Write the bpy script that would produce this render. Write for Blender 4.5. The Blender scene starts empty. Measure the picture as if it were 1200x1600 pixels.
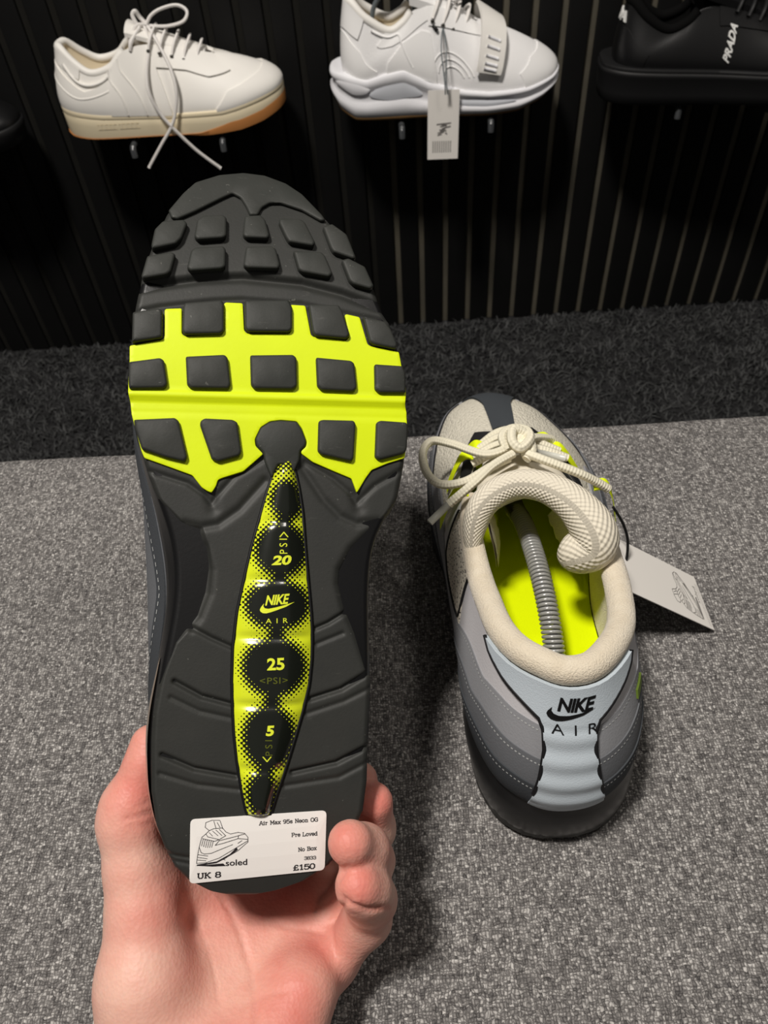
import bpy, bmesh, math, random
import numpy as np
from math import sin, cos, pi, radians, sqrt
from mathutils import Vector, Matrix
from mathutils.geometry import delaunay_2d_cdt
random.seed(5); RNG = np.random.default_rng(5)
SC = bpy.context.scene
COL = SC.collection

# ------------------------------------------------------------------ camera
FPX = 1200.0                                   # focal length in pixels of the 1200x1600 frame
PITCH, ROLL, YAW = radians(48.5), radians(4.75), radians(-1.5)
CAM = np.array([0.0, 0.0, 0.82])
_f = np.array([sin(YAW)*cos(PITCH), cos(YAW)*cos(PITCH), -sin(PITCH)])
_r0 = np.array([cos(YAW), -sin(YAW), 0.0]); _u0 = np.cross(_r0, _f)
CR = _r0*cos(ROLL)-_u0*sin(ROLL); CU = _u0*cos(ROLL)+_r0*sin(ROLL); CF = _f
cd = bpy.data.cameras.new('camera'); cam = bpy.data.objects.new('camera', cd); COL.objects.link(cam)
cd.sensor_fit = 'AUTO'; cd.sensor_width = 36.0; cd.lens = 36.0*FPX/1600.0
cd.clip_start = 0.01; cd.clip_end = 50
cd.dof.use_dof = True; cd.dof.focus_distance = .33; cd.dof.aperture_fstop = 20
cam.matrix_world = Matrix(((CR[0], CU[0], -CF[0], CAM[0]), (CR[1], CU[1], -CF[1], CAM[1]), (CR[2], CU[2], -CF[2], CAM[2]), (0, 0, 0, 1)))
SC.camera = cam
# ------------------------------------------------------------------ world, lamps, exposure
w = bpy.data.worlds.new('room_light'); SC.world = w; w.use_nodes = True
w.node_tree.nodes['Background'].inputs[0].default_value = (1.0, 0.95, 0.88, 1)
w.node_tree.nodes['Background'].inputs[1].default_value = 0.11
def area(name, loc, target, size, power, col):
    l = bpy.data.lights.new(name, 'AREA'); l.shape = 'DISK'; l.size = size; l.energy = power; l.color = col
    o = bpy.data.objects.new(name, l); COL.objects.link(o); o.location = loc
    o.rotation_euler = (Vector(target)-Vector(loc)).to_track_quat('-Z', 'Y').to_euler()
    return o
area('ceiling_lamp', (-0.45, 0.12, 2.35), (0.0, 0.35, 0.4), 0.30, 40, (1.0, 0.945, 0.88))
area('ceiling_lamp', (0.75, 0.35, 2.35), (0.35, 0.9, 0.4), 0.30, 5, (1.0, 0.94, 0.86))
SC.view_settings.view_transform = 'Standard'; SC.view_settings.look = 'None'
SC.view_settings.gamma = 1.0; SC.view_settings.use_curve_mapping = False
SC.view_settings.exposure = 0.0

# ------------------------------------------------------------------ materials
def lin(c):
    c = np.array(c, float)/255.0
    return np.where(c <= .04045, c/12.92, ((c+.055)/1.055)**2.4)
class NT:
    def __init__(s, name):
        s.m = bpy.data.materials.new(name); s.m.use_nodes = True; s.t = s.m.node_tree
        s.b = s.t.nodes['Principled BSDF']
    def n(s, typ, **kw):
        nd = s.t.nodes.new(typ)
        for k, v in kw.items(): setattr(nd, k, v)
        return nd
    def put(s, sock, v):
        if isinstance(v, bpy.types.NodeSocket): s.t.links.new(v, sock)
        elif v is not None: sock.default_value = v
    def math(s, op, a, b=None, c=None, clamp=False):
        nd = s.n('ShaderNodeMath', operation=op); nd.use_clamp = clamp
        for i, v in enumerate((a, b, c)): s.put(nd.inputs[i], v)
        return nd.outputs[0]
    def mix(s, f, a, b):
        nd = s.n('ShaderNodeMix', data_type='RGBA'); s.put(nd.inputs[0], f)
        for k, v in ((6, a), (7, b)):
            s.put(nd.inputs[k], v if isinstance(v, bpy.types.NodeSocket) else (*lin(v), 1))
        return nd.outputs[2]
    def coord(s, which='Object'): return s.n('ShaderNodeTexCoord').outputs[which]
    def noise(s, scale, detail=3, vec=None, rough=.55):
        nd = s.n('ShaderNodeTexNoise'); nd.inputs['Scale'].default_value = scale; nd.inputs['Detail'].default_value = detail
        nd.inputs['Roughness'].default_value = rough
        s.put(nd.inputs['Vector'], vec if vec is not None else s.coord()); return nd.outputs['Fac']
    def vor(s, scale, vec=None, feat='F1'):
        nd = s.n('ShaderNodeTexVoronoi', feature=feat); nd.inputs['Scale'].default_value = scale
        s.put(nd.inputs['Vector'], vec if vec is not None else s.coord()); return nd.outputs['Distance']
    def bump(s, h, strength, dist):
        nd = s.n('ShaderNodeBump'); nd.inputs['Strength'].default_value = strength; nd.inputs['Distance'].default_value = dist
        s.put(nd.inputs['Height'], h); s.put(s.b.inputs['Normal'], nd.outputs[0])
def mat(name, col, rough=.6, spec=.4, bump=None, var=None, coat=0, sub=0, metal=0, sheen=0):
    """bump=(kind, scale, strength, distance); var=(scale, second colour, amount)"""
    k = NT(name); b = k.b
    c = (*lin(col), 1)
    if var:
        f = k.math('MULTIPLY', k.math('MULTIPLY_ADD', k.noise(var[0], 4), 2.4, -.7, clamp=True), var[2])
        k.put(b.inputs['Base Color'], k.mix(f, col, var[1]))
    else: b.inputs['Base Color'].default_value = c
    b.inputs['Roughness'].default_value = rough; b.inputs['Specular IOR Level'].default_value = spec
    b.inputs['Metallic'].default_value = metal; b.inputs['Coat Weight'].default_value = coat; b.inputs['Coat Roughness'].default_value = .08
    b.inputs['Sheen Weight'].default_value = sheen
    if sub:
        b.inputs['Subsurface Weight'].default_value = sub; b.inputs['Subsurface Radius'].default_value = (.008, .003, .0015); b.inputs['Subsurface Scale'].default_value = 1.0
    if bump:
        kind, sc, st, di = bump
        if kind == 'noise': h = k.noise(sc, 4)
        elif kind == 'cells': h = k.math('SUBTRACT', 1.0, k.vor(sc))
        elif kind == 'knit':
            sep = k.n('ShaderNodeSeparateXYZ'); k.put(sep.inputs[0], k.coord('UV'))
            a = k.math('SINE', k.math('MULTIPLY', sep.outputs[0], sc)); c2 = k.math('SINE', k.math('MULTIPLY', sep.outputs[1], sc))
            h = k.math('ADD', a, c2)
        elif kind == 'check':
            sep = k.n('ShaderNodeSeparateXYZ'); k.put(sep.inputs[0], k.coord('UV'))
            h = k.math('MULTIPLY', k.math('SINE', k.math('MULTIPLY', sep.outputs[0], sc)), k.math('SINE', k.math('MULTIPLY', sep.outputs[1], sc)))
        elif kind == 'braid':
            sep = k.n('ShaderNodeSeparateXYZ'); k.put(sep.inputs[0], k.coord('UV'))
            u = k.math('MULTIPLY', sep.outputs[0], sc); v = k.math('MULTIPLY', sep.outputs[1], 2*pi*3)
            h = k.math('MULTIPLY', k.math('SINE', k.math('ADD', u, v)), k.math('SINE', k.math('SUBTRACT', u, v)))
        k.bump(h, st, di)
    return k.m
M = {}
def scuffed(name, col, col2, rough, worn):
    k = NT(name); b = k.b
    base = k.mix(k.math('MULTIPLY', k.math('MULTIPLY_ADD', k.noise(50, 4), 2.4, -.7, clamp=True), .5), col, col2)
    v = k.n('ShaderNodeVectorMath', operation='MULTIPLY'); k.put(v.inputs[0], k.coord()); v.inputs[1].default_value = (60, 190, 60)
    s1 = k.math('MULTIPLY', k.math('SUBTRACT', k.noise(1.0, 6, v.outputs[0], .7), .63), 9.0, clamp=True); s2 = k.math('GREATER_THAN', k.noise(420, 2), .74)
    f = k.math('MINIMUM', k.math('ADD', k.math('MULTIPLY', s1, .35), k.math('MULTIPLY', s2, .55)), .6)
    k.put(b.inputs['Base Color'], k.mix(f, base, worn)); b.inputs['Roughness'].default_value = rough; b.inputs['Specular IOR Level'].default_value = .33
    k.bump(k.noise(800, 4), .13, .0004); return k.m
M['rubber'] = scuffed('black_rubber', (41, 42, 40), (52, 52, 49), .55, (98, 98, 93))
M['rubber_block'] = scuffed('black_rubber_tread', (45, 47, 44), (56, 56, 53), .6, (98, 98, 93))
M['midsole'] = mat('black_midsole', (21, 21, 22), .3, .45, ('noise', 600, .08, .0004))
M['neon'] = mat('neon_rubber', (214, 233, 0), .5, .3, ('noise', 500, .1, .0003), (45, (205, 222, 10), .5))
M['neon_cloth'] = mat('neon_insole_cloth', (222, 240, 0), .85, .1, ('noise', 1500, .5, .0006))
M['neon_web'] = mat('neon_webbing', (222, 240, 20), .7, .2, ('noise', 1500, .4, .0006))
M['cream_mesh'] = mat('cream_mesh', (206, 201, 186), .85, .15, ('cells', 620, .8, .0012))
M['cream_knit'] = mat('cream_knit', (226, 218, 200), .85, .15, ('check', 2*pi/.0027, .6, .0006))
M['cream_terry'] = mat('cream_terry', (226, 215, 195), .95, .05, ('noise', 1100, .7, .0012), (120, (205, 190, 165), .5), sheen=.3)
M['lace'] = mat('cream_lace', (232, 226, 204), .8, .15, ('braid', 2*pi/.0036, .45, .0006))
M['aglet'] = mat('clear_aglet', (205, 205, 195), .25, .5)
M['suede'] = [mat('suede_charcoal', (64, 67, 71), .8, .2, ('noise', 900, .3, .0005)), mat('suede_dark_grey', (101, 103, 107), .8, .2, ('noise', 900, .3, .0005)),
              mat('suede_mid_grey', (142, 143, 147), .8, .2, ('noise', 900, .3, .0005)), mat('suede_pale_grey', (192, 190, 193), .8, .2, ('noise', 900, .3, .0005))]
M['toe_suede'] = mat('toe_suede', (60, 64, 68), .85, .2, ('noise', 900, .3, .0005))
M['heel_strip'] = mat('reflective_strip', (186, 196, 204), .5, .4, ('cells', 1500, .2, .0004))
M['black'] = mat('black_print', (14, 14, 15), .5, .3)
M['piping'] = mat('black_piping', (24, 24, 26), .6, .3)
M['stitch'] = mat('pale_thread', (176, 178, 178), .8, .2)
M['spring'] = mat('grey_coil', (160, 160, 158), .25, .6, metal=.2)
M['spring_dark'] = mat('grey_plastic', (105, 106, 105), .4, .5)
M['card'] = mat('white_card', (236, 232, 226), .6, .3)
M['sticker'] = mat('white_sticker', (238, 234, 230), .5, .3)
M['ink'] = mat('black_ink', (38, 34, 36), .6, .2)
M['ink_grey'] = mat('grey_ink', (122, 118, 115), .6, .2)
M['neon_print'] = mat('neon_print', (226, 236, 60), .4, .3)
M['dim_print'] = mat('dim_print', (92, 98, 30), .4, .3)
M['white_leather'] = mat('white_leather', (240, 237, 231), .5, .35, ('noise', 500, .12, .0005))
M['white_overlay'] = mat('white_overlay', (245, 244, 243), .5, .35, ('noise', 500, .08, .0004))
M['neon_trim'] = mat('dull_neon_trim', (92, 112, 40), .6, .3)
M['white_mesh'] = mat('white_mesh', (241, 240, 240), .7, .25, ('cells', 700, .3, .0006))
M['white_rubber'] = mat('white_foam', (236, 236, 240), .5, .3)
M['grey_foam'] = mat('pale_grey_foam', (214, 217, 224), .5, .3)
M['cream_rubber'] = mat('cream_rubber', (236, 222, 190), .5, .3)
M['gum'] = mat('gum_rubber', (176, 118, 66), .5, .3)
M['gum_dark'] = mat('dark_gum_rubber', (128, 98, 62), .5, .3)
M['white_lace'] = mat('white_lace', (238, 234, 230), .8, .2, ('braid', 2*pi/.004, .5, .0006))
M['beige_lining'] = mat('beige_lining', (226, 212, 184), .9, .1, ('noise', 900, .3, .0006))
M['hole'] = mat('dark_eyelet', (90, 88, 84), .8, .1)
M['black_leather'] = mat('black_leather', (17, 17, 18), .38, .5, ('noise', 400, .15, .0005))
M['black_foam'] = mat('black_foam', (25, 25, 26), .55, .35)
M['black_lining'] = mat('black_lining', (10, 10, 10), .9, .1)
M['white_print'] = mat('white_print', (235, 235, 232), .5, .3)
M['wire'] = mat('grey_wire', (104, 112, 116), .35, .5)
M['prong'] = mat('acrylic_prong', (70, 72, 74), .25, .5)
M['slat'] = mat('black_slat', (17, 17, 17), .62, .25, ('noise', 160, .12, .0006), (25, (22, 22, 22), .6))
M['felt'] = mat('grey_felt', (104, 99, 87), .95, .05, ('noise', 900, .4, .001), (14, (80, 77, 69), .8))
M['felt_shaded'] = mat('shaded_felt', (38, 37, 34), .95, .05, ('noise', 900, .4, .001), (14, (31, 31, 29), .8))
M['dark_wall'] = mat('dark_painted_wall', (46, 46, 47), .8, .2, ('noise', 120, .1, .001))
M['leg'] = mat('dark_wood_leg', (40, 34, 30), .5, .3)

def skin_mat():
    k = NT('skin'); b = k.b
    at = k.n('ShaderNodeAttribute', attribute_name='flush').outputs['Fac']
    f = k.math('ADD', k.math('MULTIPLY', at, .95), k.math('MULTIPLY_ADD', k.noise(45, 4), 1.1, -.5), clamp=True)
    base = k.mix(f, (229, 183, 166), (214, 120, 108))
    f2 = k.math('MULTIPLY_ADD', k.noise(260, 3), .8, -.3, clamp=True)
    k.put(b.inputs['Base Color'], k.mix(k.math('MULTIPLY', f2, .35), base, (196, 120, 100)))
    b.inputs['Roughness'].default_value = .5; b.inputs['Specular IOR Level'].default_value = .35
    b.inputs['Subsurface Weight'].default_value = .25; b.inputs['Subsurface Radius'].default_value = (.006, .002, .001); b.inputs['Subsurface Scale'].default_value = .6
    h = k.math('ADD', k.math('MULTIPLY', k.vor(700), .7), k.noise(180, 5))
    k.bump(h, .22, .0008)
    return k.m
M['skin'] = skin_mat()
M['nail'] = mat('fingernail', (224, 172, 152), .3, .5)
def bench_mat():
    k = NT('grey_woven_fabric'); b = k.b
    co = k.coord()
    n1 = k.n('ShaderNodeTexNoise'); n1.inputs['Scale'].default_value = 260; n1.inputs['Detail'].default_value = 2; k.put(n1.inputs['Vector'], co)
    v = k.n('ShaderNodeVectorMath', operation='MULTIPLY_ADD'); k.put(v.inputs[0], n1.outputs['Color']); v.inputs[1].default_value = (.0032,)*3; k.put(v.inputs[2], co)
    sep = k.n('ShaderNodeSeparateXYZ'); k.put(sep.inputs[0], v.outputs[0])
    P = .00150
    zz = k.math('MULTIPLY', sep.outputs[2], 1/P)
    u = k.math('MULTIPLY', sep.outputs[0], 1/P); vv = k.math('ADD', k.math('MULTIPLY', sep.outputs[1], 1/P), zz)
    fu, fv = k.math('FLOOR', u), k.math('FLOOR', vv)
    cv = k.n('ShaderNodeCombineXYZ'); k.put(cv.inputs[0], fu); k.put(cv.inputs[1], fv)
    wn = k.n('ShaderNodeTexWhiteNoise', noise_dimensions='3D'); k.put(wn.inputs[0], cv.outputs[0])
    def stretch(sx, sy):                         # slub yarns: noise drawn out along the thread
        v2 = k.n('ShaderNodeVectorMath', operation='MULTIPLY'); k.put(v2.inputs[0], co); v2.inputs[1].default_value = (sx, sy, sy)
        return k.noise(1.0, 2, v2.outputs[0])
    par = k.math('FLOORED_MODULO', k.math('ADD', fu, fv), 2.0)
    yarn = k.n('ShaderNodeMix', data_type='FLOAT'); k.put(yarn.inputs[0], par); k.put(yarn.inputs[2], stretch(230, 900)); k.put(yarn.inputs[3], stretch(900, 230))
    su, sv = k.math('ABSOLUTE', k.math('SINE', k.math('MULTIPLY', u, pi))), k.math('ABSOLUTE', k.math('SINE', k.math('MULTIPLY', vv, pi)))
    prof = k.math('POWER', k.math('MULTIPLY', su, sv), .6)
    f = k.math('ADD', k.math('MULTIPLY', wn.outputs[0], .42), k.math('MULTIPLY_ADD', yarn.outputs[0], 1.3, -.42))
    f = k.math('ADD', f, k.math('MULTIPLY_ADD', prof, .30, -.16))  # shade in the gaps between threads, painted into the colour
    r = k.n('ShaderNodeValToRGB'); k.put(r.inputs[0], f)
    e = r.color_ramp.elements
    e[0].position = .05; e[0].color = (*lin((66, 64, 64)), 1); e[1].position = .95; e[1].color = (*lin((200, 197, 193)), 1)
    m = e.new(.5); m.color = (*lin((122, 119, 117)), 1)
    big = k.math('MULTIPLY_ADD', k.noise(9, 3), .3, .86)
    mul = k.n('ShaderNodeMix', data_type='RGBA', blend_type='MULTIPLY'); mul.inputs[0].default_value = 1; k.put(mul.inputs[6], r.outputs[0])
    cb = k.n('ShaderNodeCombineColor')
    for i in range(3): k.put(cb.inputs[i], big)
    k.put(mul.inputs[7], cb.outputs[0]); k.put(b.inputs['Base Color'], mul.outputs[2])
    k.bump(prof, .6, .0008)
    b.inputs['Roughness'].default_value = .9; b.inputs['Specular IOR Level'].default_value = .15
    return k.m
M['bench'] = bench_mat()
M['carpet'] = mat('dark_carpet', (56, 56, 57), .95, .05, ('noise', 300, .8, .004), (18, (28, 28, 29), .9))
M['tuft'] = mat('dark_carpet_tuft', (92, 93, 93), .95, .05, None, (24, (58, 59, 59), .9))
def halftone_mat():
    k = NT('printed_air_unit'); b = k.b
    fld = k.n('ShaderNodeAttribute', attribute_name='print_field').outputs['Fac']
    sep = k.n('ShaderNodeSeparateXYZ'); k.put(sep.inputs[0], k.coord('UV'))
    P = 2*pi/1.42                                # dot pitch in mm
    a = k.math('MULTIPLY', k.math('ADD', sep.outputs[0], sep.outputs[1]), P*.7071); c = k.math('MULTIPLY', k.math('SUBTRACT', sep.outputs[0], sep.outputs[1]), P*.7071)
    d = k.math('MULTIPLY', k.math('ADD', k.math('COSINE', a), k.math('COSINE', c)), .25)
    g = k.math('ADD', k.math('ADD', d, .5), fld)
    blk = k.math('GREATER_THAN', g, 1.0)
    k.put(b.inputs['Base Color'], k.mix(blk, (214, 226, 40), (22, 25, 20)))
    b.inputs['Roughness'].default_value = .22; b.inputs['Specular IOR Level'].default_value = .5
    b.inputs['Coat Weight'].default_value = .6; b.inputs['Coat Roughness'].default_value = .08
    return k.m
M['air'] = halftone_mat()
def vent_mat():
    k = NT('cream_vent_mesh'); b = k.b; d = k.vor(560)
    hole = k.math('LESS_THAN', d, .28)
    k.put(b.inputs['Base Color'], k.mix(hole, (212, 205, 190), (52, 50, 47))); b.inputs['Roughness'].default_value = .9
    k.bump(d, .6, .0008); return k.m
M['vent'] = vent_mat()
M['dark_lining'] = mat('dark_vamp_lining', (40, 41, 40), .95, .05)

# ------------------------------------------------------------------ mesh helpers
class Ctx:                                       # scale (mm -> m) and mirroring of the shoe being built
    k = .001; mirror = False
def mk(name, V, F, m, parent=None, smooth=True, uv=None, attr=None, sharp=None, label=None):
    V = np.asarray(V, float).reshape(-1, 3)*Ctx.k
    F = [list(map(int, f)) for f in F]
    if Ctx.mirror: V = V*np.array([-1, 1, 1]); F = [f[::-1] for f in F]
    me = bpy.data.meshes.new(name); me.from_pydata(V.tolist(), [], F); me.update()
    if m is not None: me.materials.append(m)
    if smooth: me.polygons.foreach_set('use_smooth', [True]*len(me.polygons))
    if smooth and sharp: me.set_sharp_from_angle(angle=radians(sharp))
    if uv is not None:
        l = me.uv_layers.new(name='UVMap'); li = np.empty(len(me.loops), np.int32); me.loops.foreach_get('vertex_index', li)
        l.data.foreach_set('uv', np.asarray(uv, np.float32)[li].ravel())
    if attr:
        for an, av in attr.items():
            a = me.attributes.new(an, 'FLOAT', 'POINT'); a.data.foreach_set('value', np.asarray(av, np.float32))
    o = bpy.data.objects.new(name, me); COL.objects.link(o)
    if parent is not None: o.parent = parent
    if label: o['label'] = label
    return o
def empty(name, label, cat, loc=(0, 0, 0), rz=0, group=None, mw=None):
    o = bpy.data.objects.new(name, None); COL.objects.link(o); o.empty_display_size = .02
    if mw is not None: o.matrix_world = mw
    else: o.location = loc; o.rotation_euler = (0, 0, rz)
    o['label'] = label; o['category'] = cat
    if group: o['group'] = group
    return o
def gridF(nu, nv, cu=False, cv=False, base=0):
    F = []
    for i in range(nu if cu else nu-1):
        for j in range(nv if cv else nv-1):
            a, b = i*nv+j, ((i+1) % nu)*nv+j
            c, d = ((i+1) % nu)*nv+(j+1) % nv, i*nv+(j+1) % nv
            F.append((base+a, base+b, base+c, base+d))
    return F
def spl(pts, n, closed=False):
    """Catmull-Rom through rows of pts -> n rows"""
    p = np.asarray(pts, float)
    if p.ndim == 1: p = p[:, None]
    K = len(p)
    s = np.linspace(0, K if closed else K-1, n, endpoint=not closed)
    return splat(p, s, closed)
def splat(p, s, closed=False):
    K = len(p); i = np.floor(s).astype(int)
    if not closed: i = np.clip(i, 0, K-2)
    f = (s-i)[..., None]
    g = (lambda j: p[j % K]) if closed else (lambda j: p[np.clip(j, 0, K-1)])
    a, b, c, d = g(i-1), g(i), g(i+1), g(i+2)
    return .5*(2*b+(c-a)*f+(2*a-5*b+4*c-d)*f**2+(3*b-a-3*c+d)*f**3)
def tube_geo(pts, rad, ns=10, closed=False, caps=True, flat=1.0, up=(0, 0, 1)):
    p = np.asarray(pts, float); n = len(p); r = np.broadcast_to(np.asarray(rad, float), (n,))
    t = np.roll(p, -1, 0)-np.roll(p, 1, 0) if closed else np.gradient(p, axis=0)
    t /= np.linalg.norm(t, axis=1)[:, None]+1e-12
    nrm = np.zeros_like(p); u = np.array(up, float)
    v = u-t[0]*(u@t[0])
    if np.linalg.norm(v) < 1e-3: v = np.cross(t[0], (1, 0, .3))
    nrm[0] = v/np.linalg.norm(v)
    for i in range(1, n):
        v = nrm[i-1]-t[i]*(nrm[i-1]@t[i]); nrm[i] = v/(np.linalg.norm(v)+1e-12)
    b = np.cross(t, nrm)
    a = np.linspace(0, 2*pi, ns, endpoint=False)
    V = p[:, None]+r[:, None, None]*(np.cos(a)[None, :, None]*nrm[:, None]*flat+np.sin(a)[None, :, None]*b[:, None])
    F = [f[::-1] for f in gridF(n, ns, closed, True)]
    V = V.reshape(-1, 3)
    L = np.concatenate([[0], np.cumsum(np.linalg.norm(np.diff(p, axis=0), axis=1))])*Ctx.k
    uv = np.stack([np.repeat(L, ns), np.tile(np.arange(ns)/ns, n)], -1)
    if caps and not closed:
        V = np.vstack([V, p[0], p[-1]]); uv = np.vstack([uv, uv[:1], uv[-1:]])
        for j in range(ns):
            F.append((n*ns, (j+1) % ns, j)); F.append((n*ns+1, (n-1)*ns+j, (n-1)*ns+(j+1) % ns))
        F = [list(f) if len(f) == 4 else list(f)[::-1] for f in F]
    return V, F, uv
def tube(name, pts, rad, m, parent=None, ns=10, n=None, closed=False, flat=1.0, up=(0, 0, 1), label=None):
    if n: 
        R = np.asarray(rad, float)
        pts = spl(pts, n, closed)
        if R.ndim: rad = spl(R, n, closed)[:, 0]
    V, F, uv = tube_geo(pts, rad, ns, closed, True, flat, up)
    return mk(name, V, F, m, parent, uv=uv, label=label)
def join(parts):
    V, F, n = [], [], 0
    for v, f in parts:
        v = np.asarray(v, float).reshape(-1, 3); V.append(v); F += [[i+n for i in q] for q in f]; n += len(v)
    return np.vstack(V), F
def box_geo(c, s, bev=0):
    c = np.array(c, float); h = np.array(s, float)/2
    if bev <= 0:
        V = [c+h*np.array((x, y, z)) for x in (-1, 1) for y in (-1, 1) for z in (-1, 1)]
        return np.array(V), [(0, 1, 3, 2), (4, 6, 7, 5), (0, 4, 5, 1), (2, 3, 7, 6), (0, 2, 6, 4), (1, 5, 7, 3)]
    bm = bmesh.new(); bmesh.ops.create_cube(bm, size=1)
    for v in bm.verts: v.co = Vector((v.co.x*s[0]+c[0], v.co.y*s[1]+c[1], v.co.z*s[2]+c[2]))
    bmesh.ops.bevel(bm, geom=list(bm.edges), offset=bev, segments=4, affect='EDGES', profile=.5)
    bm.verts.ensure_lookup_table()
    V = np.array([v.co[:] for v in bm.verts]); F = [[v.index for v in f.verts] for f in bm.faces]; bm.free()
    return V, F
def poly_offset(p, d):
    p = np.asarray(p, float); e = np.roll(p, -1, 0)-p; e /= np.linalg.norm(e, axis=1)[:, None]+1e-12
    n = np.stack([e[:, 1], -e[:, 0]], -1)
    ar = .5*np.sum(p[:, 0]*np.roll(p[:, 1], -1)-np.roll(p[:, 0], -1)*p[:, 1])
    if ar < 0: n = -n
    nn = n+np.roll(n, 1, 0); q = np.sum(nn*nn, 1)[:, None]; nn = nn/np.maximum(q, .8)*2
    return p+nn*d                              # d > 0 outward
def resample(p, step, closed=True):
    p = np.asarray(p, float); q = np.vstack([p, p[:1]]) if closed else p
    out = []
    for a, b in zip(q[:-1], q[1:]):
        k = max(1, int(np.ceil(np.linalg.norm(b-a)/step)))
        out += [a+(b-a)*i/k for i in range(k)]
    if not closed: out.append(q[-1])
    return np.array(out)
def roundpoly(p, r, seg=3):
    p = np.asarray(p, float); out = []
    for i in range(len(p)):
        a, b, c = p[i-1], p[i], p[(i+1) % len(p)]
        la, lc = np.linalg.norm(a-b), np.linalg.norm(c-b); rr = min(r, .45*la, .45*lc)
        p0, p2 = b+(a-b)/la*rr, b+(c-b)/lc*rr
        for t in np.linspace(0, 1, seg+1): out.append((1-t)**2*p0+2*t*(1-t)*b+t*t*p2)
    return np.array(out)
def inside(p, q):
    x, y = q[:, 0], q[:, 1]; r = np.zeros(len(q), bool)
    for (x0, y0), (x1, y1) in zip(p, np.roll(p, -1, 0)):
        c = ((y0 > y) != (y1 > y)); r ^= c & (x < (x1-x0)*(y-y0)/(y1-y0+1e-12)+x0)
    return r
def tri_poly(p, step=None):
    """triangulate polygon p (n,2) with optional interior grid points -> (pts, tris); the first n points are p"""
    p = np.asarray(p, float); pts = p
    if step:
        x0, y0 = p.min(0); x1, y1 = p.max(0)
        g = np.stack(np.meshgrid(np.arange(x0+step/2, x1, step), np.arange(y0+step/2, y1, step)), -1).reshape(-1, 2)
        if len(g):
            g = g[inside(p, g)]
            d = np.min(np.linalg.norm(g[:, None]-p[None], axis=2), 1) if len(g) else np.zeros(0)
            g = g[d > step*.45]
            pts = np.vstack([p, g]) if len(g) else p
    n = len(p)
    r = delaunay_2d_cdt([Vector(q) for q in pts], [], [list(range(n))], 1, 1e-7)
    return np.array([v[:] for v in r[0]]), [list(f) for f in r[2]], r[3]
def slab(p, zfun, top, bot, bev, step=None):
    """thin piece over polygon p (plan): face at zfun-top (towards -z), side down to zfun-bot, bevelled edge. Faces look to -z."""
    p = np.asarray(p, float)
    if .5*np.sum(p[:, 0]*np.roll(p[:, 1], -1)-np.roll(p[:, 0], -1)*p[:, 1]) < 0: p = p[::-1]
    q = poly_offset(p, -bev); m = poly_offset(p, -bev*.3)
    P2, T, orig = tri_poly(q, step)
    n = len(p)
    key = {}
    for i, o in enumerate(orig):
        for j in o:
            if j < n and j not in key: key[j] = i
    V = [np.column_stack([P2, zfun(P2)-top])]
    base = len(P2)
    for ring, off in ((m, top-bev*.3), (p, top-bev), (p, bot)):
        V.append(np.column_stack([ring, zfun(ring)-off]))
    F = []
    for t in T:
        a, b, c = (P2[i] for i in t[:3])
        s = (b[0]-a[0])*(c[1]-a[1])-(b[1]-a[1])*(c[0]-a[0])
        F.append(t[::-1] if s > 0 else t)
    for r in range(3):
        for i in range(n):
            j = (i+1) % n
            a0, a1 = (key.get(i), key.get(j)) if r == 0 else (base+(r-1)*n+i, base+(r-1)*n+j)
            if a0 is None or a1 is None: continue
            F.append((a0, a1, base+r*n+j, base+r*n+i))
    return np.vstack(V), F
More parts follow.
